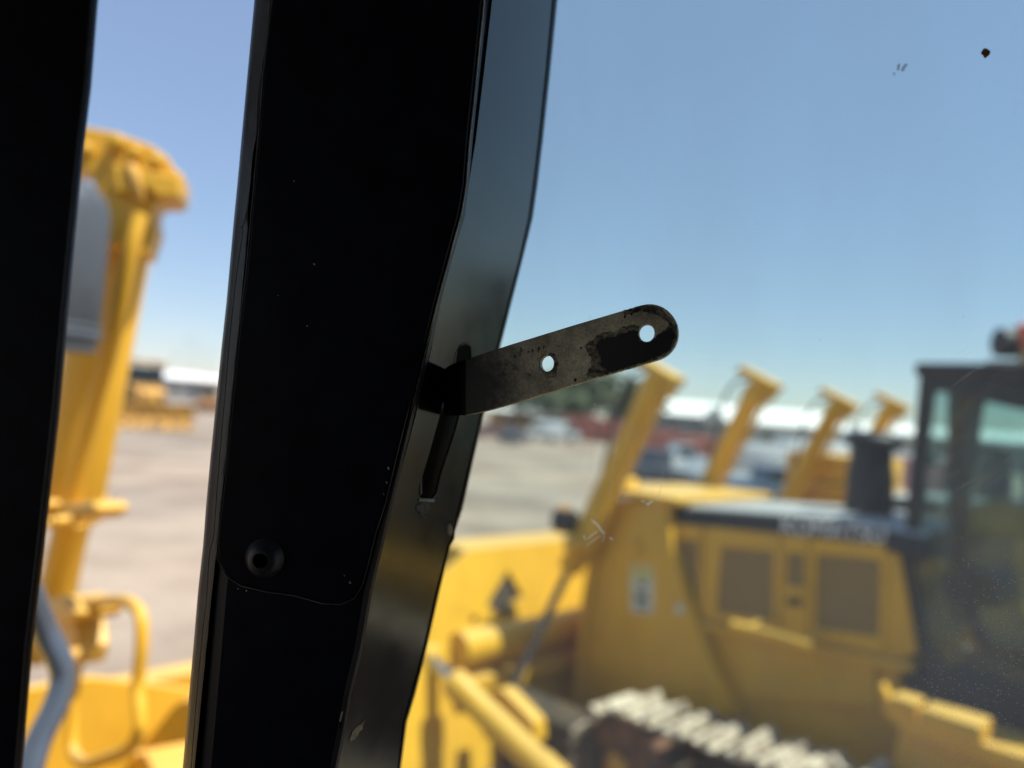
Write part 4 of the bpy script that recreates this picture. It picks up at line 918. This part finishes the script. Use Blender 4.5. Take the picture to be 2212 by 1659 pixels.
def leaf_mesh():
    me = bpy.data.meshes.new('crown'); V_, F_ = [], []; random.seed(3)
    cl = [(random.uniform(-2.6, 2.6), random.uniform(-2.2, 2.2), random.uniform(2.6, 5.9), random.uniform(.7, 1.3)) for _ in range(26)]
    for x, y, z, r in cl:
        if math.hypot(x, y) > 2.9 - abs(z - 4) * .5: continue
        for i in range(80):
            d = Vector((random.gauss(0, 1), random.gauss(0, 1), random.gauss(0, 1))).normalized() * r * random.uniform(.5, 1.05)
            p = Vector((x, y, z)) + d; a = Vector((random.uniform(-1, 1), random.uniform(-1, 1), random.uniform(-1, 1))).normalized(); b = a.orthogonal().normalized() * .15; a = a * .24
            k = len(V_); V_ += [p - a, p + b, p + a, p - b]; F_.append((k, k + 1, k + 2, k + 3))
    me.from_pydata([tuple(v) for v in V_], [], F_); me.materials.append(LEAF); return me
LM = leaf_mesh()
tl = ['leftmost tree behind the far cars, partly behind the steel strap', 'broad tree left of centre in the distant green clump', 'tallest tree in the middle of the distant green clump', 'tree in the distant clump just left of the near lift cylinder', 'rightmost tree of the clump, crossed by the near lift cylinder', 'low bushy tree in front of the distant clump']
for i, (px, D, s) in enumerate([(1120, 118, 1.15), (1180, 112, 1.25), (1255, 104, 1.5), (1312, 108, 1.45), (1365, 112, 1.15), (1215, 100, 1.0)]):
    p = GP(px, D); t = thing('tree', tl[i], 'tree', p, i * 1.3, 'trees beyond the yard')
    t.scale = (s * 1.5, s * 1.5, s); ROOT[t] = (Matrix.Translation(p) @ Matrix.Rotation(i * 1.3, 4, 'Z') @ Matrix.Diagonal((s * 1.5, s * 1.5, s, 1))).inverted()
    t.matrix_basis = ROOT[t].inverted()
    o = bpy.data.objects.new('crown', LM); link(o, t)
    tube('trunk', [p + Z * 0, p + Z * 1.6 * s, p + Z * 3.2 * s + Vector((.2, 0, 0))], [.3, .22, .12], BARK, t, k=8)
    for k2 in range(3):
        an = k2 * 2.1 + i; tube('limb', [p + Z * 2.2 * s, p + Z * 3.6 * s + Vector((math.cos(an), math.sin(an), 0)) * 1.5], [.13, .05], BARK, t, k=6)

def far_dozer(px, D, yaw, label, mat=YEL2, s=1.0, name='bulldozer'):
    c = GP(px, D); t = thing(name, label, 'bulldozer', c, yaw, 'machines far across the yard')
    X = Vector((math.cos(yaw), math.sin(yaw), 0)) * s; Y = Vector((-math.sin(yaw), math.cos(yaw), 0)) * s; U = Z * s
    def bb(nm, x0, x1, y0, y1, z0, z1, m_, par=t, bev=.06): return boxw(nm, c + X * (x0 + x1) / 2 + Y * (y0 + y1) / 2 + U * (z0 + z1) / 2, X * (x1 - x0), Y * (y1 - y0), U * (z1 - z0), m_, par, bevel=bev)
    prism('hood', [c + X * a + Y * -.7 + U * b for a, b in ((.1, .8), (.1, 2.2), (1.9, 2.0), (2.1, 1.8), (2.1, .8))], Y * 1.4, mat, t, bevel=.05)
    bb('body', -1.8, .3, -.85, .85, .8, 1.7, mat)
    cb = bb('canopy_roof', -1.5, .5, -1.0, 1.0, 3.25, 3.4, mat)
    for xx in (-1.35, .3):
        for yy in (-.85, .85): bb('canopy_post', xx - .06, xx + .06, yy - .06, yy + .06, 1.7, 3.25, BLKM, bev=.01)
    bb('cab_glass', -1.2, .2, -.8, .8, 1.9, 3.1, TINT, bev=.02)
    for yy in (-1.25, .75):
        prism('track', [c + X * a + Y * yy + U * b for a, b in ((-2.0, .35), (-1.7, .05), (1.6, .05), (2.0, .4), (1.9, .85), (1.5, 1.0), (-1.6, 1.0), (-1.95, .75))], Y * .5, RUST, t)
    prism('blade', [c + X * a + Y * -1.9 + U * b for a, b in ((2.75, .05), (2.9, .05), (2.75, .6), (2.95, 1.3), (2.8, 1.3), (2.55, .6))], Y * 3.8, YRUST, t)
    for yy in (-1.45, 1.35): bb('push_arm', 0, 2.65, yy, yy + .12, .4, .6, mat, bev=.02)
    tube('exhaust', [c + X * 1.0 + U * 2.1, c + X * 1.0 + U * 2.9], .07, BLKM, t, k=8)
    return t
far_dozer(308, 52, -.9, 'old yellow bulldozer with canopy and rusty blade standing alone across the yard', YRUST, 1.36)
far_dozer(462, 95, .4, 'small orange machine far off beside the black pillar', TANB, 1.0)
far_dozer(210, 80, 2.6, 'far yellow machine behind the solitary bulldozer', YEL2, 1.0)
for i, (px, D, h) in enumerate([(398, 160, 13.5), (420, 175, 13), (446, 165, 11), (372, 190, 12)]):
    p = GP(px, D); lab = ['slim light pole on the horizon, tallest of the group', 'slim light pole second from the tallest on the horizon', 'slim light pole closest to the black pillar', 'slim light pole nearest the yellow cylinder'][i]
    t = thing('light_pole', lab, 'light pole', p, 0, 'light poles on the horizon')
    tube('pole', [p, p + Z * h], [.16, .09], POLE, t, k=8); boxw('lamp', p + Z * h + Vector((.5, 0, 0)), Vector((1.4, 0, 0)), Vector((0, .3, 0)), Z * .15, POLE, t)
